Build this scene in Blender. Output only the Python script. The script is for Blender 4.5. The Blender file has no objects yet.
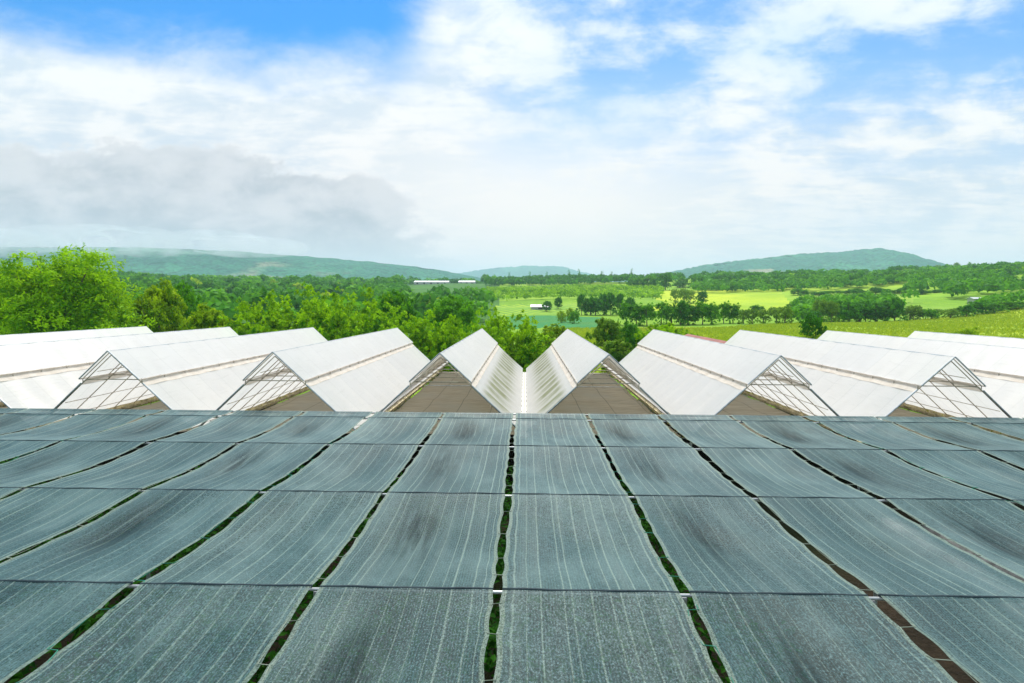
import bpy, bmesh, math, random
import numpy as np
from mathutils import Vector, Matrix, Euler
R = math.radians
scene = bpy.context.scene
COL = scene.collection
rng = np.random.default_rng(7)
random.seed(7)

# ------------------------------------------------------------------ camera
F = 569.0                      # focal length in pixels of a 1024 wide picture
CAMZ = 6.1
VPX, VPY = 525.0, 303.0
cam_d = bpy.data.cameras.new('camera')
cam = bpy.data.objects.new('camera', cam_d); COL.objects.link(cam)
cam_d.sensor_width = 36.0
cam_d.lens = F / 1024 * 36.0
cam_d.clip_start = 0.05; cam_d.clip_end = 30000
PITCH = math.atan((341.5 - VPY) / F); YAW = math.atan((VPX - 512) / F); ROLL = 0.0050
cam.matrix_world = (Matrix.Translation((0, 0, CAMZ)) @ Matrix.Rotation(YAW, 4, 'Z')
                    @ Matrix.Rotation(math.pi / 2 - PITCH, 4, 'X') @ Matrix.Rotation(ROLL, 4, 'Z'))
scene.camera = cam

def px2x(px, d):               # lateral world X of picture column px at forward distance d
    return (px - VPX) / F * d
def py2z(px, py, d):           # world height seen at picture row py (roll taken out) at distance d
    return CAMZ + (VPY + ROLL * (px - 512) - py) / F * d

# ------------------------------------------------------------------ helpers
def tag(o, label=None, cat=None, group=None, kind=None):
    if label: o['label'] = label
    if cat: o['category'] = cat
    if group: o['group'] = group
    if kind: o['kind'] = kind
    return o
def link(o, parent=None):
    COL.objects.link(o)
    if parent is not None: o.parent = parent
    return o
def empty(name, loc=(0, 0, 0), rz=0):
    o = bpy.data.objects.new(name, None); COL.objects.link(o)
    o.location = loc; o.rotation_euler = (0, 0, rz); o.empty_display_size = .3
    return o
def mesh_np(name, verts, faces, mat, smooth=False, uvs=None, cols=None):
    """verts (n,3); faces (m,k) all of one size k; uvs per vertex (n,2); cols per vertex (n,) -> attribute 'tint'"""
    verts = np.asarray(verts, dtype=np.float32); faces = np.asarray(faces, dtype=np.int32)
    me = bpy.data.meshes.new(name)
    m, k = faces.shape
    me.vertices.add(len(verts)); me.vertices.foreach_set('co', verts.ravel())
    me.loops.add(m * k); me.loops.foreach_set('vertex_index', faces.ravel())
    me.polygons.add(m)
    me.polygons.foreach_set('loop_start', np.arange(0, m * k, k, dtype=np.int32))
    me.polygons.foreach_set('loop_total', np.full(m, k, dtype=np.int32))
    me.polygons.foreach_set('use_smooth', np.full(m, smooth, dtype=bool))
    if uvs is not None:
        l = me.uv_layers.new(name='UVMap')
        l.data.foreach_set('uv', np.asarray(uvs, dtype=np.float32)[faces.ravel()].ravel())
    if cols is not None:
        a = me.attributes.new('tint', 'FLOAT', 'POINT')
        a.data.foreach_set('value', np.asarray(cols, dtype=np.float32))
    me.update(calc_edges=True); me.validate()
    if mat: me.materials.append(mat)
    return me
def mesh_obj(name, me, parent=None):
    return link(bpy.data.objects.new(name, me), parent)

class MB:
    """collects quads into one mesh"""
    def __init__(s): s.v = []; s.f = []
    def tube(s, pts, r, n=6, cap=True):
        pts = [Vector(p) for p in pts]
        rs = r if isinstance(r, (list, tuple)) else [r] * len(pts)
        b0 = len(s.v)
        for i, p in enumerate(pts):
            a = pts[max(i - 1, 0)]; b = pts[min(i + 1, len(pts) - 1)]
            t = (b - a).normalized()
            up = Vector((0, 0, 1)) if abs(t.z) < .95 else Vector((1, 0, 0))
            u = t.cross(up).normalized(); w = u.cross(t)
            for k in range(n):
                a_ = 2 * math.pi * k / n
                s.v.append(tuple(p + (u * math.cos(a_) + w * math.sin(a_)) * rs[i]))
        for i in range(len(pts) - 1):
            for k in range(n):
                k2 = (k + 1) % n
                s.f.append((b0 + i * n + k, b0 + i * n + k2, b0 + (i + 1) * n + k2, b0 + (i + 1) * n + k))
        if cap:
            s.f.append(tuple(b0 + k for k in range(n))[::-1])
            s.f.append(tuple(b0 + (len(pts) - 1) * n + k for k in range(n)))
    def box(s, c, h, rot=None):
        b0 = len(s.v)
        for dx in (-1, 1):
            for dy in (-1, 1):
                for dz in (-1, 1):
                    p = Vector((dx * h[0], dy * h[1], dz * h[2]))
                    if rot is not None: p = rot @ p
                    s.v.append(tuple(Vector(c) + p))
        for f in ((0, 1, 3, 2), (4, 6, 7, 5), (0, 4, 5, 1), (2, 3, 7, 6), (0, 2, 6, 4), (1, 5, 7, 3)):
            s.f.append(tuple(b0 + i for i in f))
    def quad(s, *p):
        b0 = len(s.v); s.v += [tuple(q) for q in p]; s.f.append(tuple(range(b0, b0 + len(p))))
    def me(s, name, mat, smooth=False):
        m = bpy.data.meshes.new(name); m.from_pydata(s.v, [], s.f); m.update()
        if mat: m.materials.append(mat)
        if smooth: m.polygons.foreach_set('use_smooth', np.full(len(m.polygons), True))
        return m
    def build(s, name, mat, parent=None, smooth=False):
        return mesh_obj(name, s.me(name, mat, smooth), parent)

# ------------------------------------------------------------------ node helpers
class NT:
    def __init__(s, tree): s.t = tree; s.n = tree.nodes; s.l = tree.links
    def node(s, typ, **kw):
        nd = s.n.new(typ)
        for k, v in kw.items(): setattr(nd, k, v)
        return nd
    def inp(s, sock, v):
        if v is None: return
        if isinstance(v, bpy.types.NodeSocket): s.l.new(v, sock)
        else: sock.default_value = v
    def m(s, op, a, b=None, c=None, clamp=False):
        nd = s.node('ShaderNodeMath', operation=op); nd.use_clamp = clamp
        s.inp(nd.inputs[0], a); s.inp(nd.inputs[1], b); s.inp(nd.inputs[2], c)
        return nd.outputs[0]
    def ss(s, v, lo, hi, o0=0.0, o1=1.0):      # smoothstep
        nd = s.node('ShaderNodeMapRange', interpolation_type='SMOOTHSTEP')
        s.inp(nd.inputs[0], v); s.inp(nd.inputs[1], lo); s.inp(nd.inputs[2], hi); s.inp(nd.inputs[3], o0); s.inp(nd.inputs[4], o1)
        return nd.outputs[0]
    def lin(s, v, lo, hi, o0=0.0, o1=1.0):
        nd = s.node('ShaderNodeMapRange'); nd.clamp = True
        s.inp(nd.inputs[0], v); s.inp(nd.inputs[1], lo); s.inp(nd.inputs[2], hi); s.inp(nd.inputs[3], o0); s.inp(nd.inputs[4], o1)
        return nd.outputs[0]
    def mix(s, f, a, b, blend='MIX'):
        nd = s.node('ShaderNodeMix', data_type='RGBA', blend_type=blend)
        s.inp(nd.inputs[0], f); s.inp(nd.inputs[6], c4(a)); s.inp(nd.inputs[7], c4(b))
        return nd.outputs[2]
    def noise(s, vec, scale, detail=4, rough=.55, dist=0.0, lac=2.0, col=False):
        nd = s.node('ShaderNodeTexNoise')
        s.inp(nd.inputs['Vector'], vec); s.inp(nd.inputs['Scale'], scale); s.inp(nd.inputs['Detail'], detail)
        s.inp(nd.inputs['Roughness'], rough); s.inp(nd.inputs['Distortion'], dist); s.inp(nd.inputs['Lacunarity'], lac)
        return nd.outputs['Color' if col else 'Fac']
    def comb(s, x, y, z):
        nd = s.node('ShaderNodeCombineXYZ'); s.inp(nd.inputs[0], x); s.inp(nd.inputs[1], y); s.inp(nd.inputs[2], z)
        return nd.outputs[0]
    def sep(s, v):
        nd = s.node('ShaderNodeSeparateXYZ'); s.l.new(v, nd.inputs[0]); return nd.outputs
    def coord(s, which): return s.node('ShaderNodeTexCoord').outputs[which]
    def attr(s, name): return s.node('ShaderNodeAttribute', attribute_name=name).outputs['Fac']
    def rand(s): return s.node('ShaderNodeObjectInfo').outputs['Random']
    def bump(s, h, strength, dist):
        nd = s.node('ShaderNodeBump'); s.inp(nd.inputs['Strength'], strength); s.inp(nd.inputs['Distance'], dist); s.inp(nd.inputs['Height'], h)
        return nd.outputs[0]
def c4(c):
    if isinstance(c, (tuple, list)) and len(c) == 3: return (c[0], c[1], c[2], 1.0)
    return c
def new_mat(name):
    m = bpy.data.materials.new(name); m.use_nodes = True
    m.node_tree.nodes.clear()
    t = NT(m.node_tree); out = t.node('ShaderNodeOutputMaterial')
    return m, t, out
def principled(t, col, rough=.6, spec=.5, metal=0, normal=None):
    p = t.node('ShaderNodeBsdfPrincipled')
    t.inp(p.inputs['Base Color'], c4(col)); t.inp(p.inputs['Roughness'], rough); t.inp(p.inputs['Specular IOR Level'], spec)
    t.inp(p.inputs['Metallic'], metal)
    if normal is not None: t.l.new(normal, p.inputs['Normal'])
    return p
def simple(name, col, rough=.6, spec=.4, metal=0, var=.25, scale=4.0):
    m, t, out = new_mat(name)
    n = t.noise(t.coord('Object'), scale, 5, .6)
    c = t.mix(t.ss(n, .3, .7), tuple(x * (1 - var) for x in col), tuple(min(1, x * (1 + var)) for x in col))
    p = principled(t, c, rough, spec, metal)
    t.l.new(p.outputs[0], out.inputs[0]); return m

# ------------------------------------------------------------------ materials
def leaf_mat(name, dark, light, trans=.33):
    m, t, out = new_mat(name)
    tint = t.attr('tint'); rd = t.rand()
    f = t.m('ADD', tint, t.m('MULTIPLY', t.m('SUBTRACT', rd, .5), .3), clamp=True)
    c = t.mix(f, dark, light)
    p = principled(t, c, .6, .06)
    tr = t.node('ShaderNodeBsdfTranslucent'); t.l.new(t.mix(.5, c, (light[0] * 1.25, light[1] * 1.15, light[2])), tr.inputs[0])
    mx = t.node('ShaderNodeMixShader'); mx.inputs[0].default_value = trans
    t.l.new(p.outputs[0], mx.inputs[1]); t.l.new(tr.outputs[0], mx.inputs[2])
    t.l.new(mx.outputs[0], out.inputs[0]); return m
M = {}
M['leaf_bright'] = leaf_mat('bright_leaves', (.022, .18, .003), (.42, .70, .006))
M['leaf_mid'] = leaf_mat('mid_leaves', (.015, .14, .005), (.18, .48, .010))
M['leaf_dark'] = leaf_mat('dark_leaves', (.014, .11, .008), (.11, .37, .012))
M['leaf_yellow'] = leaf_mat('yellow_leaves', (.09, .24, .003), (.42, .60, .008))
M['leaf_brown'] = leaf_mat('brownish_leaves', (.05, .17, .010), (.25, .42, .03))
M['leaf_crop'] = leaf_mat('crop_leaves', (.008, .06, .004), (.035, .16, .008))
M['bark'] = simple('bark', (.16, .12, .085), .9, .2, 0, .4, 9)
M['pipe'] = simple('galvanised_pipe', (.45, .48, .50), .45, .5, .4, .2, 6)
M['rust_pipe'] = simple('weathered_frame_pipe', (.42, .37, .29), .6, .4, .15, .3, 5)
M['cord'] = simple('pale_cord', (.22, .26, .21), .8, .2)
M['cord_green'] = simple('green_cord', (.03, .20, .14), .8, .2)
def vent_mat():
    m, t, out = new_mat('beige_vent_net')
    n = t.noise(t.coord('Object'), 3.0, 5, .6)
    c = t.mix(t.ss(n, .3, .7), (.68, .61, .53), (.80, .74, .67))
    p = principled(t, c, .8, .2); tr = t.node('ShaderNodeBsdfTranslucent'); t.l.new(c, tr.inputs[0])
    mx = t.node('ShaderNodeMixShader'); mx.inputs[0].default_value = .28
    t.l.new(p.outputs[0], mx.inputs[1]); t.l.new(tr.outputs[0], mx.inputs[2]); t.l.new(mx.outputs[0], out.inputs[0]); return m
M['vent'] = vent_mat()
M['weeds'] = leaf_mat('gutter_weeds', (.16, .15, .03), (.30, .34, .05))
M['gutter'] = simple('gutter_sheet', (.78, .77, .72), .5, .4, 0, .12, 2)
M['gutter_old'] = simple('weathered_gutter_sheet', (.42, .36, .22), .7, .3, 0, .45, 3)

def film_mat(name, moss=0.0):
    m, t, out = new_mat(name)
    uv = t.coord('UV'); o = t.sep(uv)
    n = t.noise(uv, .7, 6, .6)
    fine = t.noise(t.comb(t.m('MULTIPLY', o[0], 14.0), t.m('MULTIPLY', o[1], 1.6), t.rand()), 1.0, 4, .6)
    base = t.mix(t.ss(n, .3, .75), (.93, .92, .905), (.88, .87, .85))
    base = t.mix(t.m('MULTIPLY', t.ss(fine, .52, .75), .3), base, (.66, .66, .62))
    # welded overlap of two film widths at every truss
    fr = t.m('FRACT', t.m('DIVIDE', o[1], 1.0933))
    seam = t.ss(t.m('ABSOLUTE', t.m('SUBTRACT', fr, .5)), .462, .492)
    base = t.mix(t.m('MULTIPLY', seam, .22), base, (.60, .60, .58))
    wn = t.node('ShaderNodeTexWhiteNoise', noise_dimensions='2D'); t.l.new(t.comb(t.m('FLOOR', t.m('DIVIDE', o[1], 3.28)), t.m('MULTIPLY', t.rand(), 50.0), 0.0), wn.inputs['Vector'])
    base = t.mix(t.m('MULTIPLY', wn.outputs['Value'], .30), base, (.76, .78, .82))
    if moss:
        # algae washed down the sheet in streaks between the trusses
        st = t.noise(t.comb(t.m('MULTIPLY', o[0], .55), t.m('MULTIPLY', o[1], 1.3), 3.0), 1.0, 5, .6)
        band = t.m('MULTIPLY', t.ss(o[0], .15, .55), t.ss(o[0], 1.0, 1.75, 1, 0))
        streak = t.m('MULTIPLY', t.ss(t.m('ABSOLUTE', t.m('SUBTRACT', fr, .5)), .5, .15), t.ss(st, .25, .62))
        k = t.m('MULTIPLY', t.m('MULTIPLY', band, t.m('ADD', t.m('MULTIPLY', streak, .75), .22)), moss)
        base = t.mix(k, base, (.37, .39, .22))
    p = principled(t, base, .38, .45, 0, t.bump(fine, .3, .02))
    tr = t.node('ShaderNodeBsdfTranslucent'); t.l.new(base, tr.inputs[0])
    mx = t.node('ShaderNodeMixShader'); mx.inputs[0].default_value = .50
    t.l.new(p.outputs[0], mx.inputs[1]); t.l.new(tr.outputs[0], mx.inputs[2])
    t.l.new(mx.outputs[0], out.inputs[0]); return m
M['film'] = film_mat('white_film')
M['film_moss'] = film_mat('mossy_white_film', 1.15)

def screen_mat():
    m, t, out = new_mat('brown_shade_screen')
    uv = t.coord('UV'); o = t.sep(uv)
    n = t.noise(t.comb(t.m('MULTIPLY', o[0], .8), t.m('MULTIPLY', o[1], 6.0), t.rand()), 1.0, 6, .65)
    n2 = t.noise(uv, .35, 3)
    c = t.mix(t.ss(n, .3, .7), (.24, .205, .14), (.38, .33, .24))
    c = t.mix(t.ss(n2, .35, .7), c, (.29, .27, .21))
    fx = t.m('ABSOLUTE', t.m('SUBTRACT', t.m('FRACT', t.m('DIVIDE', o[0], 1.25)), .5))
    fy = t.m('ABSOLUTE', t.m('SUBTRACT', t.m('FRACT', t.m('DIVIDE', o[1], 3.2)), .5))
    c = t.mix(t.m('MULTIPLY', t.ss(fx, .484, .494), .7), c, (.08, .075, .055))
    c = t.mix(t.m('MULTIPLY', t.ss(fy, .490, .497), .4), c, (.08, .075, .06))
    p = principled(t, c, .85, .2); t.l.new(p.outputs[0], out.inputs[0]); return m
M['screen'] = screen_mat()

def net_mat():
    m, t, out = new_mat('woven_shade_net')
    uv = t.coord('UV'); o = t.sep(uv); u, v = o[0], o[1]; rd = t.rand()
    # raschel weave: fine lengthwise chains with short cross threads
    seed = t.m('MULTIPLY', rd, 40)
    chains = t.m('ADD', .5, t.m('MULTIPLY', t.m('SINE', t.m('ADD', t.m('MULTIPLY', u, 195.0), t.m('MULTIPLY', t.noise(t.comb(t.m('MULTIPLY', u, 2.0), t.m('MULTIPLY', v, 1.2), seed), 1.0, 3, .6), 9.0))), t.m('MULTIPLY', t.ss(t.noise(t.comb(t.m('MULTIPLY', u, 5.0), t.m('MULTIPLY', v, 1.5), seed), 1.0, 3), .35, .6, .08, .30), 1.0)))
    rows = t.noise(t.comb(t.m('MULTIPLY', u, 9.0), t.m('MULTIPLY', v, 60.0), seed), 1.0, 2, .5)
    speck = t.noise(t.comb(t.m('MULTIPLY', u, 62.0), t.m('MULTIPLY', v, 40.0), seed), 1.0, 3, .75)
    wear = t.noise(t.comb(t.m('MULTIPLY', u, 1.1), t.m('MULTIPLY', v, .5), seed), 1.0, 6, .62)
    fade = t.noise(t.comb(t.m('MULTIPLY', u, 6.0), t.m('MULTIPLY', v, .22), seed), 1.0, 4, .6)
    a, b = (.005, .034, .037), (.042, .108, .114)
    w = t.m('ADD', t.m('MULTIPLY', chains, .35), t.m('ADD', t.m('MULTIPLY', rows, .3), t.m('MULTIPLY', speck, .5)))
    c = t.mix(t.ss(w, .38, .80), a, b)
    c = t.mix(t.ss(speck, .56, .74, 0, .68), c, (.16, .29, .30))
    c = t.mix(t.ss(speck, .44, .28, 0, .6), c, (.008, .022, .022))
    c = t.mix(t.m('MULTIPLY', t.ss(wear, .44, .66), .55), c, (.10, .175, .175))
    c = t.mix(t.m('MULTIPLY', t.ss(wear, .46, .28), .5), c, (.008, .038, .044))
    c = t.mix(t.m('MULTIPLY', t.ss(fade, .45, .75), .30), c, (.15, .205, .19))
    c = t.mix(t.m('MULTIPLY', rd, .25), c, t.mix(.5, c, (.03, .10, .13)))
    # lengthwise marker strands, uneven in width and wandering a little
    wob = t.m('MULTIPLY', t.m('SUBTRACT', t.noise(t.comb(seed, t.m('MULTIPLY', v, .7), 0.0), 1.0, 2), .5), .03)
    uu = t.m('ADD', u, wob)
    cell = t.m('DIVIDE', uu, .172)
    idx = t.m('FLOOR', cell)
    wn = t.node('ShaderNodeTexWhiteNoise', noise_dimensions='2D'); t.l.new(t.comb(idx, seed, 0.0), wn.inputs['Vector'])
    off = t.m('ADD', .5, t.m('MULTIPLY', t.m('SUBTRACT', wn.outputs['Value'], .5), .55))
    dd = t.m('MULTIPLY', t.m('ABSOLUTE', t.m('SUBTRACT', t.m('FRACT', cell), off)), .172)
    wn2 = t.node('ShaderNodeTexWhiteNoise', noise_dimensions='2D'); t.l.new(t.comb(idx, seed, 5.0), wn2.inputs['Vector'])
    wn2b = t.node('ShaderNodeTexWhiteNoise', noise_dimensions='2D'); t.l.new(t.comb(idx, t.m('ADD', seed, 7.0), 0.0), wn2b.inputs['Vector'])
    wid = t.m('ADD', .003, t.m('MULTIPLY', wn2b.outputs['Value'], .008))
    brk = t.noise(t.comb(idx, t.m('MULTIPLY', v, 9.0), seed), 1.0, 3, .7)
    st = t.m('MULTIPLY', t.ss(dd, t.m('MULTIPLY', wid, 1.5), t.m('MULTIPLY', wid, .5)), t.ss(brk, .25, .55, .45, 1.0))
    c = t.mix(t.m('MULTIPLY', st, .55), c, (.22, .31, .27))
    # pale selvedge along both edges (attribute tint = 1 at the hem)
    c = t.mix(t.m('MULTIPLY', t.ss(t.attr('tint'), .45, .6), .85), c, t.mix(t.ss(speck, .35, .7), (.10, .15, .125), (.18, .25, .205)))
    # darker, less glossy streaky patches inside the panels, strongest in every other strip
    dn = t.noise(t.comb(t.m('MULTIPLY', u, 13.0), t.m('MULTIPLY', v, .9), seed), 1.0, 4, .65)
    dk = t.m('MULTIPLY', t.attr('dark_patch'), t.ss(dn, .30, .62, .25, 1.0), clamp=True)
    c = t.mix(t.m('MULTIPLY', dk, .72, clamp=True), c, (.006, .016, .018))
    # stray specks of leaf litter
    vo = t.node('ShaderNodeTexVoronoi'); t.l.new(uv, vo.inputs['Vector']); vo.inputs['Scale'].default_value = 2.3
    lit = t.ss(vo.outputs['Distance'], .045, .022)
    keep = t.ss(t.sep(vo.outputs['Color'])[0], .90, .92)
    c = t.mix(t.m('MULTIPLY', lit, keep), c, (.55, .45, .20))
    h = t.m('ADD', t.m('MULTIPLY', chains, .6), t.m('ADD', t.m('MULTIPLY', speck, .7), t.m('MULTIPLY', rows, .5)))
    p = principled(t, c, t.lin(speck, .3, .7, .62, .5), t.m('MULTIPLY', t.m('SUBTRACT', 1.0, t.m('MULTIPLY', dk, .6)), .30), 0, t.bump(h, .35, .01))
    tp = t.node('ShaderNodeBsdfTransparent')
    mx = t.node('ShaderNodeMixShader'); geo = t.node('ShaderNodeNewGeometry'); dt = t.node('ShaderNodeVectorMath', operation='DOT_PRODUCT')
    t.l.new(geo.outputs['Incoming'], dt.inputs[0]); t.l.new(geo.outputs['Normal'], dt.inputs[1])
    cosv = t.m('ABSOLUTE', dt.outputs['Value'])           # the weave closes up when seen along the cloth
    t.inp(mx.inputs[0], t.m('MULTIPLY', t.ss(speck, .66, .34, .16, .78), t.m('MULTIPLY', t.m('MULTIPLY', cosv, cosv), 2.1), clamp=True))
    t.l.new(p.outputs[0], mx.inputs[1]); t.l.new(tp.outputs[0], mx.inputs[2])
    t.l.new(mx.outputs[0], out.inputs[0]); return m
M['net'] = net_mat()

def ground_mat(name, cols, scale=.25, rows=None, rough=.95):
    """cols: three colours mixed by noise; rows = (spacing, direction x, direction y, colour) adds crop rows"""
    m, t, out = new_mat(name)
    pos = t.node('ShaderNodeNewGeometry').outputs['Position']
    n = t.noise(pos, scale, 6, .62); n2 = t.noise(pos, scale * .13, 4, .55); n3 = t.noise(pos, scale * 6, 4, .7)
    c = t.mix(t.ss(n, .3, .7), cols[0], cols[1])
    c = t.mix(t.ss(n2, .38, .68), c, cols[2])
    c = t.mix(t.ss(n3, .45, .8, 0, .5), c, tuple(x * .45 for x in cols[0]))
    if rows:
        s, dx, dy, rc = rows
        o = t.sep(pos)
        w = t.m('ADD', t.m('ADD', t.m('MULTIPLY', o[0], dx), t.m('MULTIPLY', o[1], dy)), t.m('MULTIPLY', n, .6 * s))
        k = t.m('ABSOLUTE', t.m('SUBTRACT', t.m('FRACT', t.m('DIVIDE', w, s)), .5))
        c = t.mix(t.ss(k, .2, .42), c, rc)
    p = principled(t, c, rough, .15, 0, t.bump(n3, .8, .3))
    t.l.new(p.outputs[0], out.inputs[0]); return m
M['ground'] = ground_mat('grassy_ground', [(.12, .27, .012), (.25, .42, .02), (.16, .32, .02)])
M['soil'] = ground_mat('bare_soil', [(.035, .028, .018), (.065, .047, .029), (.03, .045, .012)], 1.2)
M['meadow'] = ground_mat('yellow_green_meadow', [(.27, .38, .02), (.40, .49, .035), (.19, .34, .018)], .16)
M['teal_crop'] = ground_mat('blue_green_crop', [(.035, .22, .065), (.055, .30, .09), (.09, .26, .05)], .3, (2.2, .3, .95, (.03, .15, .05)))
M['bright_field'] = ground_mat('bright_yellow_field', [(.38, .50, .02), (.48, .56, .03), (.25, .40, .02)], .12)
M['pale_field'] = ground_mat('pale_green_field', [(.24, .39, .02), (.36, .49, .03), (.15, .34, .02)], .12, (4.0, .9, .4, (.10, .24, .04)))
M['red_soil'] = ground_mat('reddish_soil', [(.28, .17, .09), (.34, .22, .12), (.18, .20, .05)], .2)
M['orchard_floor'] = ground_mat('orchard_floor', [(.14, .30, .014), (.24, .42, .02), (.32, .46, .03)], .05)
M['woodland_floor'] = ground_mat('woodland_floor', [(.04, .13, .014), (.07, .20, .02), (.05, .14, .02)], .08)

def hill_mat(name, a, b, c3, patch):
    m, t, out = new_mat(name)
    pos = t.node('ShaderNodeNewGeometry').outputs['Position']
    vo = t.node('ShaderNodeTexVoronoi'); t.l.new(pos, vo.inputs['Vector']); vo.inputs['Scale'].default_value = .07
    n = t.noise(pos, .004, 6, .6); n2 = t.noise(pos, .02, 5, .65); n3 = t.noise(pos, .0016, 3, .5)
    c = t.mix(t.ss(n2, .32, .68), a, b)
    c = t.mix(t.ss(n, .45, .65), c, c3)
    c = t.mix(t.m('MULTIPLY', t.ss(vo.outputs['Distance'], .3, .9), .6), c, tuple(x * .35 for x in a))
    c = t.mix(t.m('MULTIPLY', t.ss(n3, .60, .68), t.ss(n, .5, .6)), c, patch)
    p = principled(t, c, .95, .1, 0, t.bump(vo.outputs['Distance'], 1.0, 8.0))
    t.l.new(p.outputs[0], out.inputs[0]); return m
M['hill'] = hill_mat('wooded_hill', (.008, .11, .06), (.02, .17, .085), (.035, .21, .09), (.26, .26, .16))

# ------------------------------------------------------------------ terrain
D_T = np.array([0, 40, 60, 130, 200, 280, 350, 450, 600, 800, 1200, 2000, 4000, 8000], float)
H_T = {  # picture column -> ground heights over D_T
    -900: [0, 0, 0, -1, 0, 3, 8, 14, 22, 28, 34, 36, 30, 20],
    300:  [0, 0, -.6, -1, 0, 3, 8, 14, 22, 28, 34, 36, 30, 20],
    600:  [0, 0, .6, 1.0, 2.4, 6.0, 10.5, 17.5, 28.5, 33, 34, 30, 25, 20],
    850:  [0, 0, 1.5, 1.8, 2.2, 6.4, 12.6, 21.5, 33.5, 38, 36, 28, 25, 20],
    1100: [0, 0, 1.8, 2.4, 3.8, 8.6, 14.5, 23, 35, 38.5, 36, 28, 25, 20],
}
PXK = sorted(H_T); HT = np.array([H_T[k] for k in PXK])
def hn(x, y):
    return (np.sin(x * .021 + 1.3) * np.cos(y * .017 + .4) + .5 * np.sin(x * .053 + y * .041) + .25 * np.sin(y * .11 - x * .07))
def terrain(x, y):
    x = np.asarray(x, float); y = np.asarray(y, float)
    d = np.hypot(x, y)
    px = np.where(y > 1e-3, VPX + F * np.clip(x / np.maximum(y, 1e-3), -2.5, 2.5), np.where(x < 0, -900, 1100))
    hs = np.stack([np.interp(d, D_T, HT[i]) for i in range(len(PXK))])
    t = np.interp(px, PXK, np.arange(len(PXK))); i0 = np.clip(np.floor(t).astype(int), 0, len(PXK) - 2); fr = t - i0
    fr = fr * fr * (3 - 2 * fr)
    h = np.take_along_axis(hs, i0[None], 0)[0] * (1 - fr) + np.take_along_axis(hs, (i0 + 1)[None], 0)[0] * fr
    return h + hn(x, y) * np.clip((d - 45) / 200, 0, 1) * 1.1
def tz(x, y): return float(terrain(np.array([x]), np.array([y]))[0])

def wig(a, k, s): return k * np.sin(a * s) + .5 * k * np.sin(a * s * 2.3 + 1)
def region(px, d, back):
    """which piece of ground a terrain cell belongs to"""
    r = np.zeros(px.shape, int)                                   # 0 ground
    def put(c, i): r[c & ~back & (r == 0)] = i
    put(d < 37, 1)                                                # soil beneath nets and greenhouses
    put((px > 556 + wig(d, 6, .06)) & (d > 46) & (d < 127 + np.clip(px - 720, 0, 400) * .28 + 3 + wig(px, 3, .03)), 2)
    put((px > 505) & (px < 600) & (d > 128 + wig(px, 3, .05)) & (d < 192 + wig(px, 4, .04)), 3)
    put((px > 655 + wig(d, 5, .05)) & (px < 785 - (d - 300) * .12) & (d > 228 + wig(px, 8, .02)) & (d < 410 + wig(px, 10, .03)), 4)
    put((px > 812) & (px < 905) & (d > 268 + wig(px, 6, .05)) & (d < 345), 5)
    put((px > 893) & (px < 975) & (d > 172 + wig(px, 5, .06)) & (d < 240), 5)
    put((px > 495) & (px < 578) & (d > 205) & (d < 275 + wig(px, 5, .1)), 5)
    put((px > 985) & (px < 1300) & (d > 200) & (d < 270), 5)
    put((px > 896) & (px < 906) & (d > 158) & (d < 166), 6)
    put((px < 500) & (d > 120), 7)
    put((d > 300) & (d < 760), 8)
    put(d >= 760, 7)
    return r
NAMES = ['ground', 'bare_soil', 'meadow', 'blue_green_crop_field', 'bright_yellow_field', 'pale_green_field', 'reddish_soil', 'woodland_ground', 'orchard_ground']
MATK = ['ground', 'soil', 'meadow', 'teal_crop', 'bright_field', 'pale_field', 'red_soil', 'woodland_floor', 'orchard_floor']
LABS = ['green grassy ground around the greenhouses', 'brown bare soil under the shade nets and greenhouses', 'yellow-green meadow behind the white greenhouses',
        'blue-green crop field between the hedges', 'bright yellow field on the far slope', 'pale green striped fields among the far trees',
        'reddish bare soil beside the dark trees', 'green woodland ground on the far slopes', 'light green ground between the far tree belts']
def build_terrain():
    az = np.concatenate([np.arange(-180, -72, 6.0), np.arange(-72, 72, .2), np.arange(72, 180, 6.0)])
    na = len(az)
    d = np.concatenate([[.3], np.geomspace(1.0, 30, 26), np.linspace(31.5, 46, 12), np.geomspace(47, 800, 190), np.geomspace(830, 7900, 36)])
    nd = len(d)
    A, Dm = np.meshgrid(np.radians(az), d, indexing='ij')
    X = np.sin(A) * Dm; Y = np.cos(A) * Dm
    Z = terrain(X, Y)
    V = np.stack([X, Y, Z], -1).reshape(-1, 3)
    i, j = np.meshgrid(np.arange(na), np.arange(nd - 1), indexing='ij')
    i2 = (i + 1) % na
    Fq = np.stack([i * nd + j, i2 * nd + j, i2 * nd + j + 1, i * nd + j + 1], -1)[..., ::-1].reshape(-1, 4)
    cen = V[Fq].mean(1)
    back = cen[:, 1] < .25 * np.abs(cen[:, 0]) + .01
    px = VPX + F * cen[:, 0] / np.maximum(cen[:, 1], .01); dd = np.hypot(cen[:, 0], cen[:, 1])
    reg = region(px, dd, back)
    reg[back & (dd < 37)] = 1
    for k in range(len(NAMES)):
        f = Fq[reg == k]
        if not len(f): continue
        used, inv = np.unique(f.ravel(), return_inverse=True)
        vv = V[used]; ff = inv.reshape(-1, 4)
        if k == 1:
            n0 = len(vv); idx0 = np.where(np.isin(used, np.arange(na) * nd))[0]
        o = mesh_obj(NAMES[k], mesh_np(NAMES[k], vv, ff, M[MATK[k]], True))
        tag(o, LABS[k], 'field' if k in (2, 3, 4, 5) else 'ground', kind='structure')
build_terrain()

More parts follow.
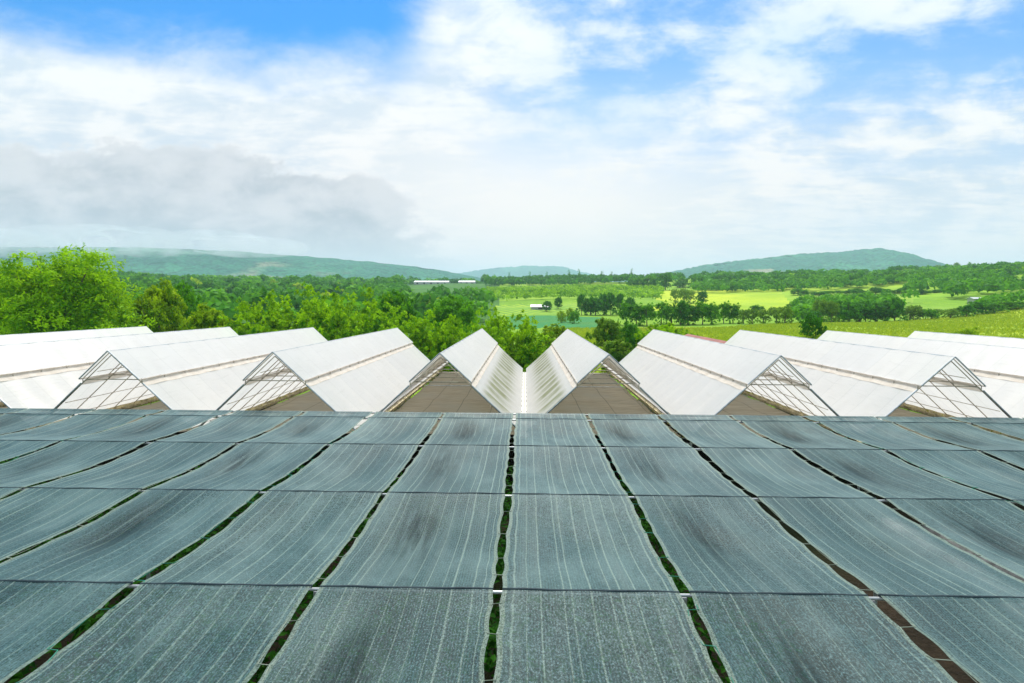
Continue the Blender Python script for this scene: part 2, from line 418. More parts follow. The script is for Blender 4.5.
# ------------------------------------------------------------------ hills
def hill(name, label, prof, dist, depth, seed, base=-20):
    """prof: silhouette [(column, row)] seen at the ridge distance; a ridge with real depth, spurs and gullies"""
    r = np.random.default_rng(seed)
    pxs = np.array([p[0] for p in prof], float); pys = np.array([p[1] for p in prof], float)
    nx, ny = 170, 60
    U = np.linspace(pxs[0], pxs[-1], nx); T = np.linspace(-1, 1, ny)
    top = np.array([py2z(u, np.interp(u, pxs, pys), dist) for u in U])
    Xr = (U - VPX) / F * dist
    V = np.zeros((nx, ny, 3))
    for j, t in enumerate(T):
        k = (1 - abs(t)) ** .9 if t < 0 else (1 - t) ** 1.2
        k = k * k * (3 - 2 * k) * .5 + k * .5
        y = dist + t * depth
        x = Xr * (1 + .35 * t * depth / dist)
        spur = sum(a * np.sin(x / w + ph + t * 2.2) for a, w, ph in ((.10, 160, r.random() * 6), (.07, 70, r.random() * 6), (.04, 33, r.random() * 6)))
        z = base + (top - base) * np.clip(k * (1 + spur * (1 - k) * 2.2), 0, 1)
        bump = (r.random(nx) - .5) * dist * .0022
        V[:, j] = np.stack([x, np.full(nx, y) + spur * depth * .15, z + bump], -1)
    V = V.reshape(-1, 3)
    i, j = np.meshgrid(np.arange(nx - 1), np.arange(ny - 1), indexing='ij')
    Fq = np.stack([i * ny + j, (i + 1) * ny + j, (i + 1) * ny + j + 1, i * ny + j + 1], -1).reshape(-1, 4)
    o = mesh_obj(name, mesh_np(name, V, Fq, M['hill'], True))
    return tag(o, label, 'hill', kind='structure')
hill('hill', 'long wooded hill on the left with its top in cloud', [(-500, 285), (-350, 262), (-200, 250), (-60, 246), (60, 247), (130, 247), (190, 249), (235, 251), (285, 255), (340, 259), (395, 264.5), (440, 270), (475, 277), (520, 288)], 2100, 900, 3)
hill('hill', 'pointed wooded hill on the right above the crest', [(610, 290), (660, 274), (700, 265.5), (740, 260.5), (790, 255), (830, 253), (868, 249), (890, 254), (910, 262), (940, 272), (1000, 290)], 2400, 900, 5)
hill('hill', 'low pale blue range at the centre of the horizon', [(420, 286), (455, 274), (490, 268.5), (525, 266), (560, 266.5), (580, 272), (610, 278), (680, 283), (760, 290)], 5000, 1200, 8)
hill('hill', 'faint low ridge behind the pointed hill', [(820, 290), (900, 272), (990, 268), (1100, 262), (1250, 258), (1400, 270), (1600, 290)], 4600, 1100, 9)

# ------------------------------------------------------------------ trees
def crown_np(seed, blobs, n, leaf, droop=0.0, flat=.0, up=.35, far=False):
    """leaf faces spread through the volume of many small clumps that sit on larger blobs (x,y,z,rx,ry,rz)"""
    r = np.random.default_rng(seed)
    bl = np.array(blobs, float)
    wts = (bl[:, 3] * bl[:, 4] + bl[:, 3] * bl[:, 5] + bl[:, 4] * bl[:, 5]); wts /= wts.sum()
    nc = 110 if far else max(30, n // 48)
    bi = r.choice(len(bl), nc, p=wts)
    dirs = r.normal(size=(nc, 3)); dirs[:, 2] += up; dirs /= np.linalg.norm(dirs, axis=1)[:, None]
    rad = .55 + .5 * r.random(nc) ** .6
    cc = bl[bi, :3] + dirs * bl[bi, 3:6] * rad[:, None]
    cs = np.cbrt(bl[bi, 3] * bl[bi, 4] * bl[bi, 5]) * ((.24 + .16 * r.random(nc)) if far else (.15 + .17 * r.random(nc)))
    cw = cs ** 2; cw /= cw.sum()
    ct = np.clip(.44 + .34 * r.normal(size=nc), 0, 1)
    ci = r.choice(nc, n, p=cw)
    off = r.normal(size=(n, 3)) * .50; off[:, 2] *= .75
    P = cc[ci] + off * cs[ci][:, None]
    P[:, 2] -= droop * np.abs(off[:, 0]) * cs[ci]
    nrm = dirs[ci] * .5 + off * .3 + r.normal(size=(n, 3)) * .55; nrm[:, 2] += flat
    nrm /= np.linalg.norm(nrm, axis=1)[:, None]
    a = np.cross(nrm, r.normal(size=(n, 3))); a /= np.linalg.norm(a, axis=1)[:, None]
    b = np.cross(nrm, a)
    s = leaf * (.6 + .8 * r.random(n))
    L = a * s[:, None]; W = b * (s * .42)[:, None]
    V = np.stack([P - L, P + W - nrm * (s * .1)[:, None], P + L - np.array([0, 0, 1]) * (s * .25)[:, None], P - W - nrm * (s * .1)[:, None]], 1)
    tint = np.clip(ct[ci] + .16 * r.normal(size=n), 0, 1)
    return V.reshape(-1, 3), np.arange(4 * n).reshape(-1, 4), np.repeat(tint, 4)

def trunk_mb(h, r0, seed, limbs=5, spread=.3, top=.75):
    r = random.Random(seed); mb = MB()
    pts = [(r.uniform(-.02, .02) * h * i, r.uniform(-.02, .02) * h * i, h * top * i / 4 - (.3 if i == 0 else 0)) for i in range(5)]
    mb.tube(pts, [r0 * 1.3, r0, r0 * .85, r0 * .65, r0 * .35], 8)
    for k in range(limbs):
        a = k * 2.4 + r.random(); i = r.choice((1, 2, 3)); p = Vector(pts[i]); l = h * spread * r.uniform(.7, 1.2)
        q = p + Vector((math.cos(a) * l * .5, math.sin(a) * l * .5, h * .12)); e = p + Vector((math.cos(a) * l, math.sin(a) * l, h * .3))
        mb.tube([p, q, e], [r0 * .5, r0 * .35, r0 * .12], 6)
    return mb

def blobs_broad(r, n=11, R_=.42, z0=.3, z1=.86):
    b = [(0, 0, .58, R_ * .75, R_ * .75, .28)]
    for i in range(n):
        a = i * 2.399 + r.random() * .5; z = z0 + (z1 - z0) * ((i + .5) / n); q = R_ * (1.05 - .75 * ((z - z0) / (z1 - z0)) ** 1.6) * r.uniform(.65, 1.05)
        s = R_ * r.uniform(.30, .46)
        b.append((math.cos(a) * q, math.sin(a) * q, z, s, s, s * .8))
    return b
def blobs_plume(r, n=9, R_=.34):
    b = [(0, 0, .35, R_ * .8, R_ * .8, .3)]
    for i in range(n):
        a = i * 2.399 + r.random() * .4; q = R_ * math.sqrt(i / n); h = (1 - .30 * r.random() - .35 * q) if i else .97
        lx, ly = math.cos(a) * q, math.sin(a) * q
        for zz, sz in ((.12, .20), (.32, .19), (.52, .17), (.70, .145), (.84, .13), (.93, .09)):
            o = .85 + .45 * zz
            b.append((lx * o + r.uniform(-.05, .05), ly * o + r.uniform(-.05, .05), zz * h, sz, sz, sz * .9))
    return b
def blobs_round(r, n=9, R_=.45):
    b = [(0, 0, .52, R_ * .8, R_ * .8, .40)]
    for i in range(n):
        a = i * 2.399 + r.random(); z = .10 + .74 * ((i + .5) / n); q = R_ * .62 * math.sin(min(1, (z + .05) / 1.0) * math.pi) ** .6
        s = R_ * r.uniform(.34, .5); b.append((math.cos(a) * q, math.sin(a) * q, z, s, s, s * .85))
    return b
def blobs_umbrella(r, n=12, R_=.75):
    b = []
    for i in range(n):
        a = i * 2.399; q = R_ * math.sqrt((i + .3) / n); z = .88 - .35 * (q / R_) ** 1.8 + r.uniform(-.05, .05)
        s = R_ * r.uniform(.24, .34); b.append((math.cos(a) * q, math.sin(a) * q, z, s, s, s * .38))
    return b
def blobs_slim(r, n=7):
    b = []
    for i in range(n):
        z = .38 + .58 * i / (n - 1); s = .16 * (1.15 - .7 * i / n) * r.uniform(.8, 1.2)
        b.append((r.uniform(-.07, .07), r.uniform(-.07, .07), z, s, s, s * .8))
    return b

PROTO = {}
def proto(key, H, blobs, n, leaf, mat, seed, droop=0, flat=0, trunk_r=.22, limbs=5, spread=.3, top=.75, up=.35):
    """two meshes, crown and trunk, of a tree H metres tall"""
    V, Fq, tn = crown_np(seed, [tuple(v * H for v in b) for b in blobs], n, leaf, droop, flat, up, key.startswith('far') or key in ('young', 'shrub'))
    PROTO[key] = (mesh_np('crown', V, Fq, M[mat], False, None, tn), trunk_mb(H, trunk_r, seed, limbs, spread, top).me('trunk', M['bark'], True), H, (V[:, 0].max() - V[:, 0].min()) * .94, V[:, 2].max())
rr = random.Random(3)
proto('big', 11, blobs_broad(rr, 22, .50, .16, .9), 46000, .15, 'leaf_bright', 11, .5, .25, .28, 8, .34)
proto('broad', 9, blobs_broad(rr, 12, .46, .2, .88), 15000, .20, 'leaf_mid', 12, .3, .1, .2, 6)
proto('yellow', 8, blobs_broad(rr, 12, .44, .15, .88), 13000, .18, 'leaf_yellow', 13, .3, .2, .2, 6)
proto('plume', 8, blobs_plume(rr), 24000, .16, 'leaf_bright', 14, .9, .0, .12, 3, .1, .5)
proto('plume_b', 8, blobs_plume(rr, 8, .36), 24000, .16, 'leaf_bright', 15, .9, .0, .12, 3, .1, .5)
proto('bush', 5, blobs_broad(rr, 10, .52, .1, .82), 9000, .15, 'leaf_brown', 16, .2, .1, .1, 5)
proto('dark', 8, blobs_round(rr, 10), 9000, .2, 'leaf_dark', 17, .2, .2, .2, 4)
proto('umbrella', 6, blobs_umbrella(rr), 11000, .12, 'leaf_bright', 18, .1, .5, .13, 9, .5, .8)
proto('young', 3, blobs_broad(rr, 9, .42, .35, .92), 2600, .11, 'leaf_dark', 19, .1, .3, .05, 5, .3, .8)
proto('shrub', 2, blobs_round(rr, 8, .6), 2600, .10, 'leaf_yellow', 20, .1, .2, .04, 3)
# lighter versions for the hedgerows 100 to 500 m off
proto('far_dark', 8, blobs_round(rr, 9), 3200, .32, 'leaf_dark', 31, .2, .25, .2, 3)
proto('far_dark_b', 8, blobs_broad(rr, 9, .48, .02, .84), 3200, .32, 'leaf_dark', 32, .2, .25, .2, 3)
proto('far_mid', 8, blobs_broad(rr, 10, .5, .02, .84), 3200, .32, 'leaf_mid', 33, .2, .25, .2, 3)
proto('far_brown', 8, blobs_broad(rr, 9, .5, .02, .84), 2000, .34, 'leaf_brown', 34, .2, .25, .2, 3)
proto('far_yellow', 8, blobs_round(rr, 8, .5), 2000, .34, 'leaf_yellow', 35, .2, .25, .2, 3)
proto('far_slim', 12, blobs_slim(rr), 700, .38, 'leaf_dark', 36, .1, .2, .16, 3, .12, .9)

def tree(name, kind, px, ytop, d, wpx, label, group=None, cat='tree', hmin=None):
    crown, trunk, H, W, Zt = PROTO[kind]
    x = px2x(px, d); g = tz(x, d)
    h = max(py2z(px, ytop, d) - g, hmin or .6)
    w = wpx / F * d
    o = empty(name, (x, d, g - .05), random.uniform(0, 6.28))
    o.scale = (w / W, w / W, h / Zt)
    link(bpy.data.objects.new('crown', crown), o); link(bpy.data.objects.new('trunk', trunk), o)
    return tag(o, label, cat, group)

near = [
 ('broad_tree', 'big', 60, 241, 47, 168, 'largest bright green broad tree, towering at the left edge of the picture'),
 ('broad_tree', 'big', -24, 256, 54, 110, 'bright green tree cut by the left picture edge, behind the largest tree'),
 ('broad_tree', 'broad', 178, 279, 62, 46, 'darker green tree showing just above the yellowish tree beside the largest tree'),
 ('broad_tree', 'yellow', 156, 276, 50, 66, 'yellowish green tree close beside the largest tree, behind the leftmost greenhouses'),
 ('broad_tree', 'yellow', 205, 301, 46, 66, 'low yellowish tree between the yellowish tall tree and the feathery row'),
 ('feathery_tree', 'plume', 240, 297, 47, 66, 'leftmost feathery pale green tree of the row behind the greenhouses'),
 ('feathery_tree', 'plume_b', 272, 288, 52, 70, 'feathery tree second from the left in the row behind the greenhouses'),
 ('feathery_tree', 'plume', 303, 280, 54, 74, 'feathery tree with the highest top in the row behind the greenhouses'),
 ('feathery_tree', 'plume_b', 338, 285, 50, 76, 'feathery tree just right of the highest top in the row'),
 ('feathery_tree', 'plume', 366, 283, 56, 58, 'feathery tree standing behind the far end of the second greenhouse left of the valley'),
 ('broad_tree', 'broad', 394, 288, 66, 60, 'dark green tree behind the feathery row, left of centre'),
 ('broad_tree', 'broad', 452, 293, 72, 62, 'dark green tree behind the two short spires, nearest the valley'),
 ('feathery_tree', 'plume_b', 398, 304, 46, 62, 'low feathery tree in front of the dark tree left of centre'),
 ('feathery_tree', 'plume', 430, 306, 46, 52, 'short feathery spire, left one of the pair beside the valley'),
 ('feathery_tree', 'plume', 454, 311, 45, 46, 'short feathery spire, right one of the pair beside the valley'),
 ('feathery_tree', 'plume_b', 492, 301, 50, 46, 'slender bright tree rising just left of the bush in the valley'),
 ('feathery_tree', 'plume_b', 521, 308, 43, 68, 'bushy bright green tree filling the central valley between the greenhouses'),
 ('feathery_tree', 'plume', 486, 322, 42, 52, 'low bright tree against the far end of the first greenhouse left of the valley'),
 ('leafy_shrub', 'yellow', 556, 322, 58, 46, 'yellowish shrub right of the bushy tree in the valley'),
 ('leafy_shrub', 'yellow', 578, 332, 52, 40, 'yellowish low shrub behind the first greenhouse right of the valley'),
 ('leafy_tree', 'bush', 606, 316, 58, 40, 'brownish green upright tree behind the first greenhouse right of the valley'),
 ('leafy_tree', 'dark', 629, 320, 60, 28, 'small dark green tree touching the brownish upright tree'),
 ('spreading_tree', 'umbrella', 664, 321, 50, 66, 'pale green flat-topped spreading tree behind the second greenhouse right of the valley'),
 ('leafy_shrub', 'bush', 618, 338, 47, 50, 'low shrub below the brownish upright tree'),
 ('young_tree', 'young', 809, 311, 60, 25, 'small dark lone tree in the yellow-green meadow'),
 ('low_shrub', 'shrub', 959, 325, 66, 25, 'pale green rounded shrub in the meadow above the right greenhouses'),
 ('low_shrub', 'shrub', 792, 331, 60, 40, 'low grassy shrub left of the lone meadow tree'),
 ('low_shrub', 'shrub', 822, 333, 58, 26, 'tiny shrub at the foot of the lone meadow tree'),
]
for nm, kd, px, yt, d, w, lab in near:
    tree(nm, kd, px, yt, d, w, lab, cat='shrub' if 'shrub' in nm else 'tree')

def row(name, kinds, x0, x1, n, yt, d, w, label, group, jit=1.0):
    for i in range(n):
        px = x0 + (x1 - x0) * (i + .5 + random.uniform(-.3, .3) * jit) / n
        tree(name, random.choice(kinds), px, yt + random.uniform(-2.2, 2.8) * jit, d * random.uniform(.965, 1.035), w * random.uniform(.8, 1.25), label, group)
row('hedge_tree', ['far_dark', 'far_mid', 'far_dark_b', 'far_mid'], 622, 736, 11, 300, 136, 21, 'rounded green tree in the row directly behind the yellow-green meadow, right of centre', 'trees behind the meadow right of centre')
row('hedge_tree', ['far_mid', 'far_brown'], 738, 765, 3, 306, 138, 17, 'paler tree at the right end of the row behind the meadow', 'paler trees behind the meadow')
row('hedge_tree', ['far_brown'], 768, 786, 2, 306, 134, 18, 'brownish tree standing apart behind the meadow', 'brownish trees behind the meadow')
row('hedge_tree', ['far_mid', 'far_dark'], 786, 814, 3, 306, 142, 16, 'small green tree left of the dark tree clump', 'small trees left of the dark clump')
row('hedge_tree', ['far_dark', 'far_dark_b', 'far_dark', 'far_brown'], 812, 894, 9, 298, 147, 22, 'tall dark tree in the clump behind the right of the meadow', 'dark tree clump behind the meadow')
row('hedge_tree', ['far_dark_b', 'far_mid', 'far_brown'], 897, 960, 8, 306, 153, 17, 'low dark tree right of the tall dark clump', 'low trees right of the dark clump')
row('hedge_tree', ['far_mid', 'far_dark', 'far_dark_b'], 962, 1050, 9, 301, 160, 22, 'green tree above the right end of the meadow', 'trees at the right end of the meadow')
row('hedge_tree', ['far_dark', 'far_dark_b'], 578, 630, 7, 293, 204, 15, 'dark round tree in the clump beside the blue-green crop field', 'dark clump beside the crop field')
row('hedge_tree', ['far_mid', 'far_yellow'], 556, 580, 3, 308, 150, 11, 'small tree at the edge of the blue-green crop field', 'small trees by the crop field')
row('hedge_tree', ['far_dark'], 545, 560, 2, 298, 236, 9, 'small dark tree beside the white-roofed shed', 'small dark trees by the shed')
row('hedge_tree', ['far_dark_b', 'far_brown', 'far_dark'], 846, 902, 6, 288, 290, 15, 'dark tree between the two pale striped fields', 'dark trees between pale fields')
row('hedge_tree', ['far_dark'], 904, 938, 4, 290, 280, 13, 'round dark tree along the upper pale field', 'round trees along the upper pale field')
row('hedge_tree', ['far_dark'], 942, 966, 3, 291, 275, 11, 'round dark tree above the white hut', 'round trees above the white hut')
row('hedge_tree', ['far_dark', 'far_mid'], 980, 1040, 5, 286, 262, 18, 'tall dark tree near the right edge on the slope', 'tall trees on the right slope')
row('hedge_tree', ['far_brown'], 670, 694, 3, 288, 270, 12, 'greyish brown shrubby tree at the left end of the bright yellow field', 'greyish trees by the yellow field')
row('hedge_tree', ['far_dark'], 697, 706, 1, 291, 262, 11, 'single small dark tree at the front of the bright yellow field', None)
row('hedge_tree', ['far_brown', 'far_mid'], 630, 657, 4, 275, 430, 14, 'brownish tall tree left of the lone round tree on the crest', 'brownish crest trees')
row('hedge_tree', ['far_dark'], 660, 668, 1, 271, 420, 15, 'dark round tree standing out on the slope above the yellow field', None, .3)
row('hedge_tree', ['far_mid', 'far_dark', 'far_dark_b'], 672, 830, 22, 278, 440, 12, 'green tree in the belt above the bright yellow field', 'tree belt above the yellow field')
row('hedge_tree', ['far_dark', 'far_mid', 'far_brown'], 790, 850, 9, 290, 300, 12, 'green tree left of the upper pale field', 'trees left of the upper pale field')
row('hedge_tree', ['far_mid', 'far_dark'], 830, 1040, 26, 281, 370, 12, 'green tree in the belt above the pale striped fields', 'tree belt above the pale fields')
row('hedge_tree', ['far_mid', 'far_dark'], 745, 812, 7, 304.5, 205, 11, 'small green tree below the bright yellow field', 'small trees below the yellow field')
row('slim_tree', ['far_slim'], 505, 640, 8, 270, 570, 5, 'thin tall tree breaking the skyline at the centre', 'thin skyline trees')
row('crest_tree', ['far_mid', 'far_dark_b', 'far_brown'], 905, 1040, 14, 264.5, 640, 11, 'tree on the right crest against the sky', 'trees on the right crest')

# distant woods that read as one mass: many small crowns in one object
def woods(label, name, mat, spots, seed, n_leaf=70, cat='woodland'):
    """spots: (x, y, height, width) of every crown"""
    r = np.random.default_rng(seed); Vs, Fs, Ts = [], [], []; b0 = 0
    spots = [q for q in spots if not (300 < q[1] < 655 and 404 < VPX + F * q[0] / q[1] < 488)]   # clearing before the farm buildings
    S = np.array(spots); gz = terrain(S[:, 0], S[:, 1])
    for k, (x, y, h, w) in enumerate(spots):
        n = n_leaf; dirs = r.normal(size=(n, 3)); dirs[:, 2] = np.abs(dirs[:, 2]) * .9 - .25; dirs /= np.linalg.norm(dirs, axis=1)[:, None]
        rad = (.7 + .35 * r.random(n))[:, None]
        P = np.array([x, y, gz[k] + h * .5]) + dirs * rad * np.array([w * .5, w * .5, h * .5])
        nrm = dirs + r.normal(size=(n, 3)) * .5; nrm /= np.linalg.norm(nrm, axis=1)[:, None]
        a = np.cross(nrm, r.normal(size=(n, 3))); a /= np.linalg.norm(a, axis=1)[:, None]; b = np.cross(nrm, a)
        s = (w * .14 * (.6 + .8 * r.random(n)))[:, None]
        V = np.stack([P - a * s, P + b * s * .6, P + a * s, P - b * s * .6], 1).reshape(-1, 3)
        Vs.append(V); Fs.append(np.arange(4 * n).reshape(-1, 4) + b0); b0 += 4 * n
        Ts.append(np.repeat(np.clip(.4 + .2 * r.normal() + .15 * r.normal(size=n), 0, 1), 4))
    o = mesh_obj(name, mesh_np(name, np.concatenate(Vs), np.concatenate(Fs), M[mat], False, None, np.concatenate(Ts)))
    return tag(o, label, cat, kind='stuff')
def band(x0, x1, d0, d1, n, h0, h1, w0, w1, seed):
    r = np.random.default_rng(seed); out = []
    for i in range(n):
        d = math.sqrt(r.uniform(d0 * d0, d1 * d1)); px = r.uniform(x0, x1)
        out.append((px2x(px, d), d, r.uniform(h0, h1), r.uniform(w0, w1)))
    return out
woods('dark green valley woods beyond the feathery trees on the left', 'woods', 'leaf_dark', band(-250, 480, 140, 420, 420, 4, 10, 6, 12, 1), 1, 130)
woods('brighter green valley trees mixed into the dark valley woods', 'woods', 'leaf_mid', band(-250, 485, 130, 420, 330, 4, 10, 6, 12, 31), 31, 130)
woods('yellowish trees dotted through the valley woods', 'woods', 'leaf_yellow', band(-250, 485, 150, 420, 90, 4, 9, 5, 10, 32), 32, 130)
woods('mid green woods climbing to the foot of the left hill', 'woods', 'leaf_mid', band(-350, 500, 420, 900, 650, 5, 11, 8, 16, 2), 2, 90)
woods('dark green woods near the foot of the left hill', 'woods', 'leaf_dark', band(-350, 500, 420, 900, 550, 5, 11, 8, 16, 33), 33, 90)
orch = []
for j in range(12):                              # planted rows on the central slope
    d = 300 + j * 14
    for px in np.arange(470, 660, 5.0 * 300 / d + 1.2):
        orch.append((px2x(px + random.uniform(-.6, .6), d), d + random.uniform(-1.5, 1.5), random.uniform(2.6, 3.6), random.uniform(3.4, 4.6)))
woods('bright green planted orchard rows on the central slope', 'orchard_woods', 'leaf_bright', orch, 3, 50, 'orchard')
woods('dark green plantation belt along the central skyline', 'woods', 'leaf_dark', band(455, 680, 520, 640, 420, 6, 8.5, 7, 10, 4), 4, 60)
def belts(x0, x1, ds, seed, h0, h1, fill=.75):
    r = np.random.default_rng(seed); out = []
    for q, d0 in enumerate(ds):
        px = x0 + r.uniform(0, 6)
        while px < x1:
            d = d0 * (1 + .03 * math.sin(px * .012 + q)) + r.uniform(-2.5, 2.5)
            if math.sin(px * .045 + q * 2.1) + math.sin(px * .019 + q) + r.normal() * .5 > (.5 - fill) * 3:
                h = r.uniform(h0, h1); out.append((px2x(px, d), d, h, h * r.uniform(1.0, 1.5)))
            px += r.uniform(3.2, 7.0) * 400 / d0
    return out
woods('dark hedge belts along the right slope', 'woods', 'leaf_dark', belts(690, 1150, (405, 455, 520, 590), 5, 4, 7.5), 5, 90)
woods('bright green tree belts along the right slope', 'woods', 'leaf_mid', belts(690, 1150, (388, 425, 480, 550, 620), 51, 3.5, 6.5, .8), 51, 90)
woods('yellow-green low orchard belts along the right slope', 'orchard_woods', 'leaf_bright', belts(700, 1150, (370, 440, 500, 570), 52, 2.5, 4.5, .6), 52, 70, 'orchard')
woods('dark woods beyond the right crest', 'woods', 'leaf_dark', band(690, 1200, 640, 820, 500, 6, 10, 8, 13, 6), 6, 55)
woods('low green thicket between the pale fields on the right slope', 'thicket_woods', 'leaf_mid', band(790, 1120, 345, 400, 160, 3, 5, 4, 7, 7) + band(790, 890, 150, 260, 130, 3, 5, 4, 6, 8) + band(970, 1120, 150, 200, 60, 3, 5, 4, 6, 9), 7, 60)
woods('loose green trees scattered over the right slope', 'woods', 'leaf_mid', band(900, 1150, 230, 400, 260, 4, 7, 5, 8, 21) + band(690, 900, 345, 420, 200, 4, 7, 5, 8, 22), 21, 60)

# ------------------------------------------------------------------ far buildings
M['white_wall'] = simple('white_wall', (.42, .42, .40), .8, .2, 0, .1, 1)
M['grey_roof'] = simple('pale_metal_roof', (.50, .53, .56), .5, .4, .1, .1, 1)
M['red_roof'] = simple('rusty_red_roof', (.26, .09, .07), .7, .3, 0, .25, 1)
M['orange_roof'] = simple('orange_tile_roof', (.62, .2, .08), .8, .2, 0, .2, 1)
M['dark_hole'] = simple('dark_door', (.05, .05, .05), .8)
def shed(name, label, px, py_base, d, wpx, h, depth, roofm, cat, rise=.8, doors=1, yaw=0):
    x = px2x(px, d); z0 = tz(x, d) if py_base is None else py2z(px, py_base, d); w = wpx / F * d
    o = empty(name, (x, d, z0), yaw)
    g = tz(x, d)
    b = MB(); lo = min(0, g - z0) - .5
    b.box((0, 0, (h + lo) / 2), (w / 2, depth / 2, (h - lo) / 2)); b.build('wall', M['white_wall'], o)
    r = MB(); e = .35
    for s in (-1, 1):
        r.quad((-w / 2 - e, s * (depth / 2 + e), h - .1), (w / 2 + e, s * (depth / 2 + e), h - .1), (w / 2 + e, 0, h + rise), (-w / 2 - e, 0, h + rise))
    for s in (-1, 1):
        r.quad((s * (w / 2 + .01), -depth / 2, h - .02), (s * (w / 2 + .01), depth / 2, h - .02), (s * (w / 2 + .01), 0, h + rise - .05))
    rf = r.build('roof', M[roofm], o)
    sm = rf.modifiers.new('thick', 'SOLIDIFY'); sm.thickness = .08
    for k in range(doors):
        c = MB(); c.box((-w / 2 + w * (k + .5) / doors, -depth / 2 - .02, h * .4), (min(.9, w / doors * .25), .03, h * .38)); c.build('door', M['dark_hole'], o)
    return tag(o, label, cat)
shed('farm_shed', 'long pale-roofed farm building far off in front of the left hill', 432, None, 640, 34, 2.4, 16, 'grey_roof', 'building', 1.8, 5)
shed('farm_shed', 'shorter pale-roofed farm building right of the long one', 467, None, 625, 16, 2.4, 14, 'grey_roof', 'building', 1.8, 3)
shed('farm_shed', 'small white-roofed shed beside the blue-green crop field', 540, None, 240, 18, 1.1, 5, 'grey_roof', 'shed', .9, 1)
shed('house', 'orange-roofed house among the woods on the left', 288, 291, 420, 7, 3.0, 7, 'orange_roof', 'house', 2.0, 1)
shed('house', 'smaller orange-roofed house left of the first one', 281, 293, 400, 5, 2.6, 6, 'orange_roof', 'house', 1.6, 1)
shed('hut', 'tiny white hut among the trees on the right slope', 965, 303, 212, 8, 1.6, 3, 'grey_roof', 'hut', .5, 1)
shed('red_shed', 'red-roofed shed peeping over the second greenhouse right of the valley', 706, 384, 41.5, 123, 2.75, 2.6, 'red_roof', 'shed', .6, 1, math.pi / 2)

# ------------------------------------------------------------------ greenhouses
PITCH_G = 5.02; HALF = PITCH_G / 2
Y0, LEN = 16.95, 16.4
ZR = py2z(512, 358, Y0)             # ridge height
SL = .93
ZE = ZR - SL * HALF
XV = -.02                           # world X of the central valley
NT_ = 16
CAPX, LOWX = .92, 1.012
def slope_sheet(side, xa, xb, ya, yb, lift, mat, name, parent, sag=.022, seed=0):
    seed = seed + 10
    """film stretched over the trusses: sags between them and ripples a little; UV in metres"""
    r = np.random.default_rng(seed)
    nx = max(3, int((xb - xa) / .16)); ny = 88
    u = np.linspace(0, 1, nx); v = np.linspace(0, 1, ny)
    U, Vv = np.meshgrid(u, v, indexing='ij')
    X = xa + (xb - xa) * U; Y = ya + (yb - ya) * Vv
    ph = (Y - Y_T0) / TS
    s = np.sin(np.pi * (ph % 1.0)) ** 2 * sag * (.6 + .8 * np.sin(3.1 * np.floor(ph) + seed) ** 2)
    s = s * np.sin(np.pi * np.clip(U, .06, .94)) + .006 * np.sin(Y * 7 + seed + X * 3) * U
    Z = ZR - SL * X + lift - s
    X = X - s * .6
    # loose lower hem
    P = np.stack([side * X, Y, Z], -1).reshape(-1, 3)
    i, j = np.meshgrid(np.arange(nx - 1), np.arange(ny - 1), indexing='ij')
    Fq = np.stack([i * ny + j, (i + 1) * ny + j, (i + 1) * ny + j + 1, i * ny + j + 1], -1).reshape(-1, 4)
    if side < 0: Fq = Fq[:, ::-1]
    uv = np.stack([(U * (xb - xa)).ravel() * 1.36, Y.ravel() - Y_T0 + TS / 2], -1)
    return mesh_obj(name, mesh_np(name, P, Fq, M[mat], True, uv), parent)
TS = LEN / (NT_ - 1); Y_T0 = 0.0
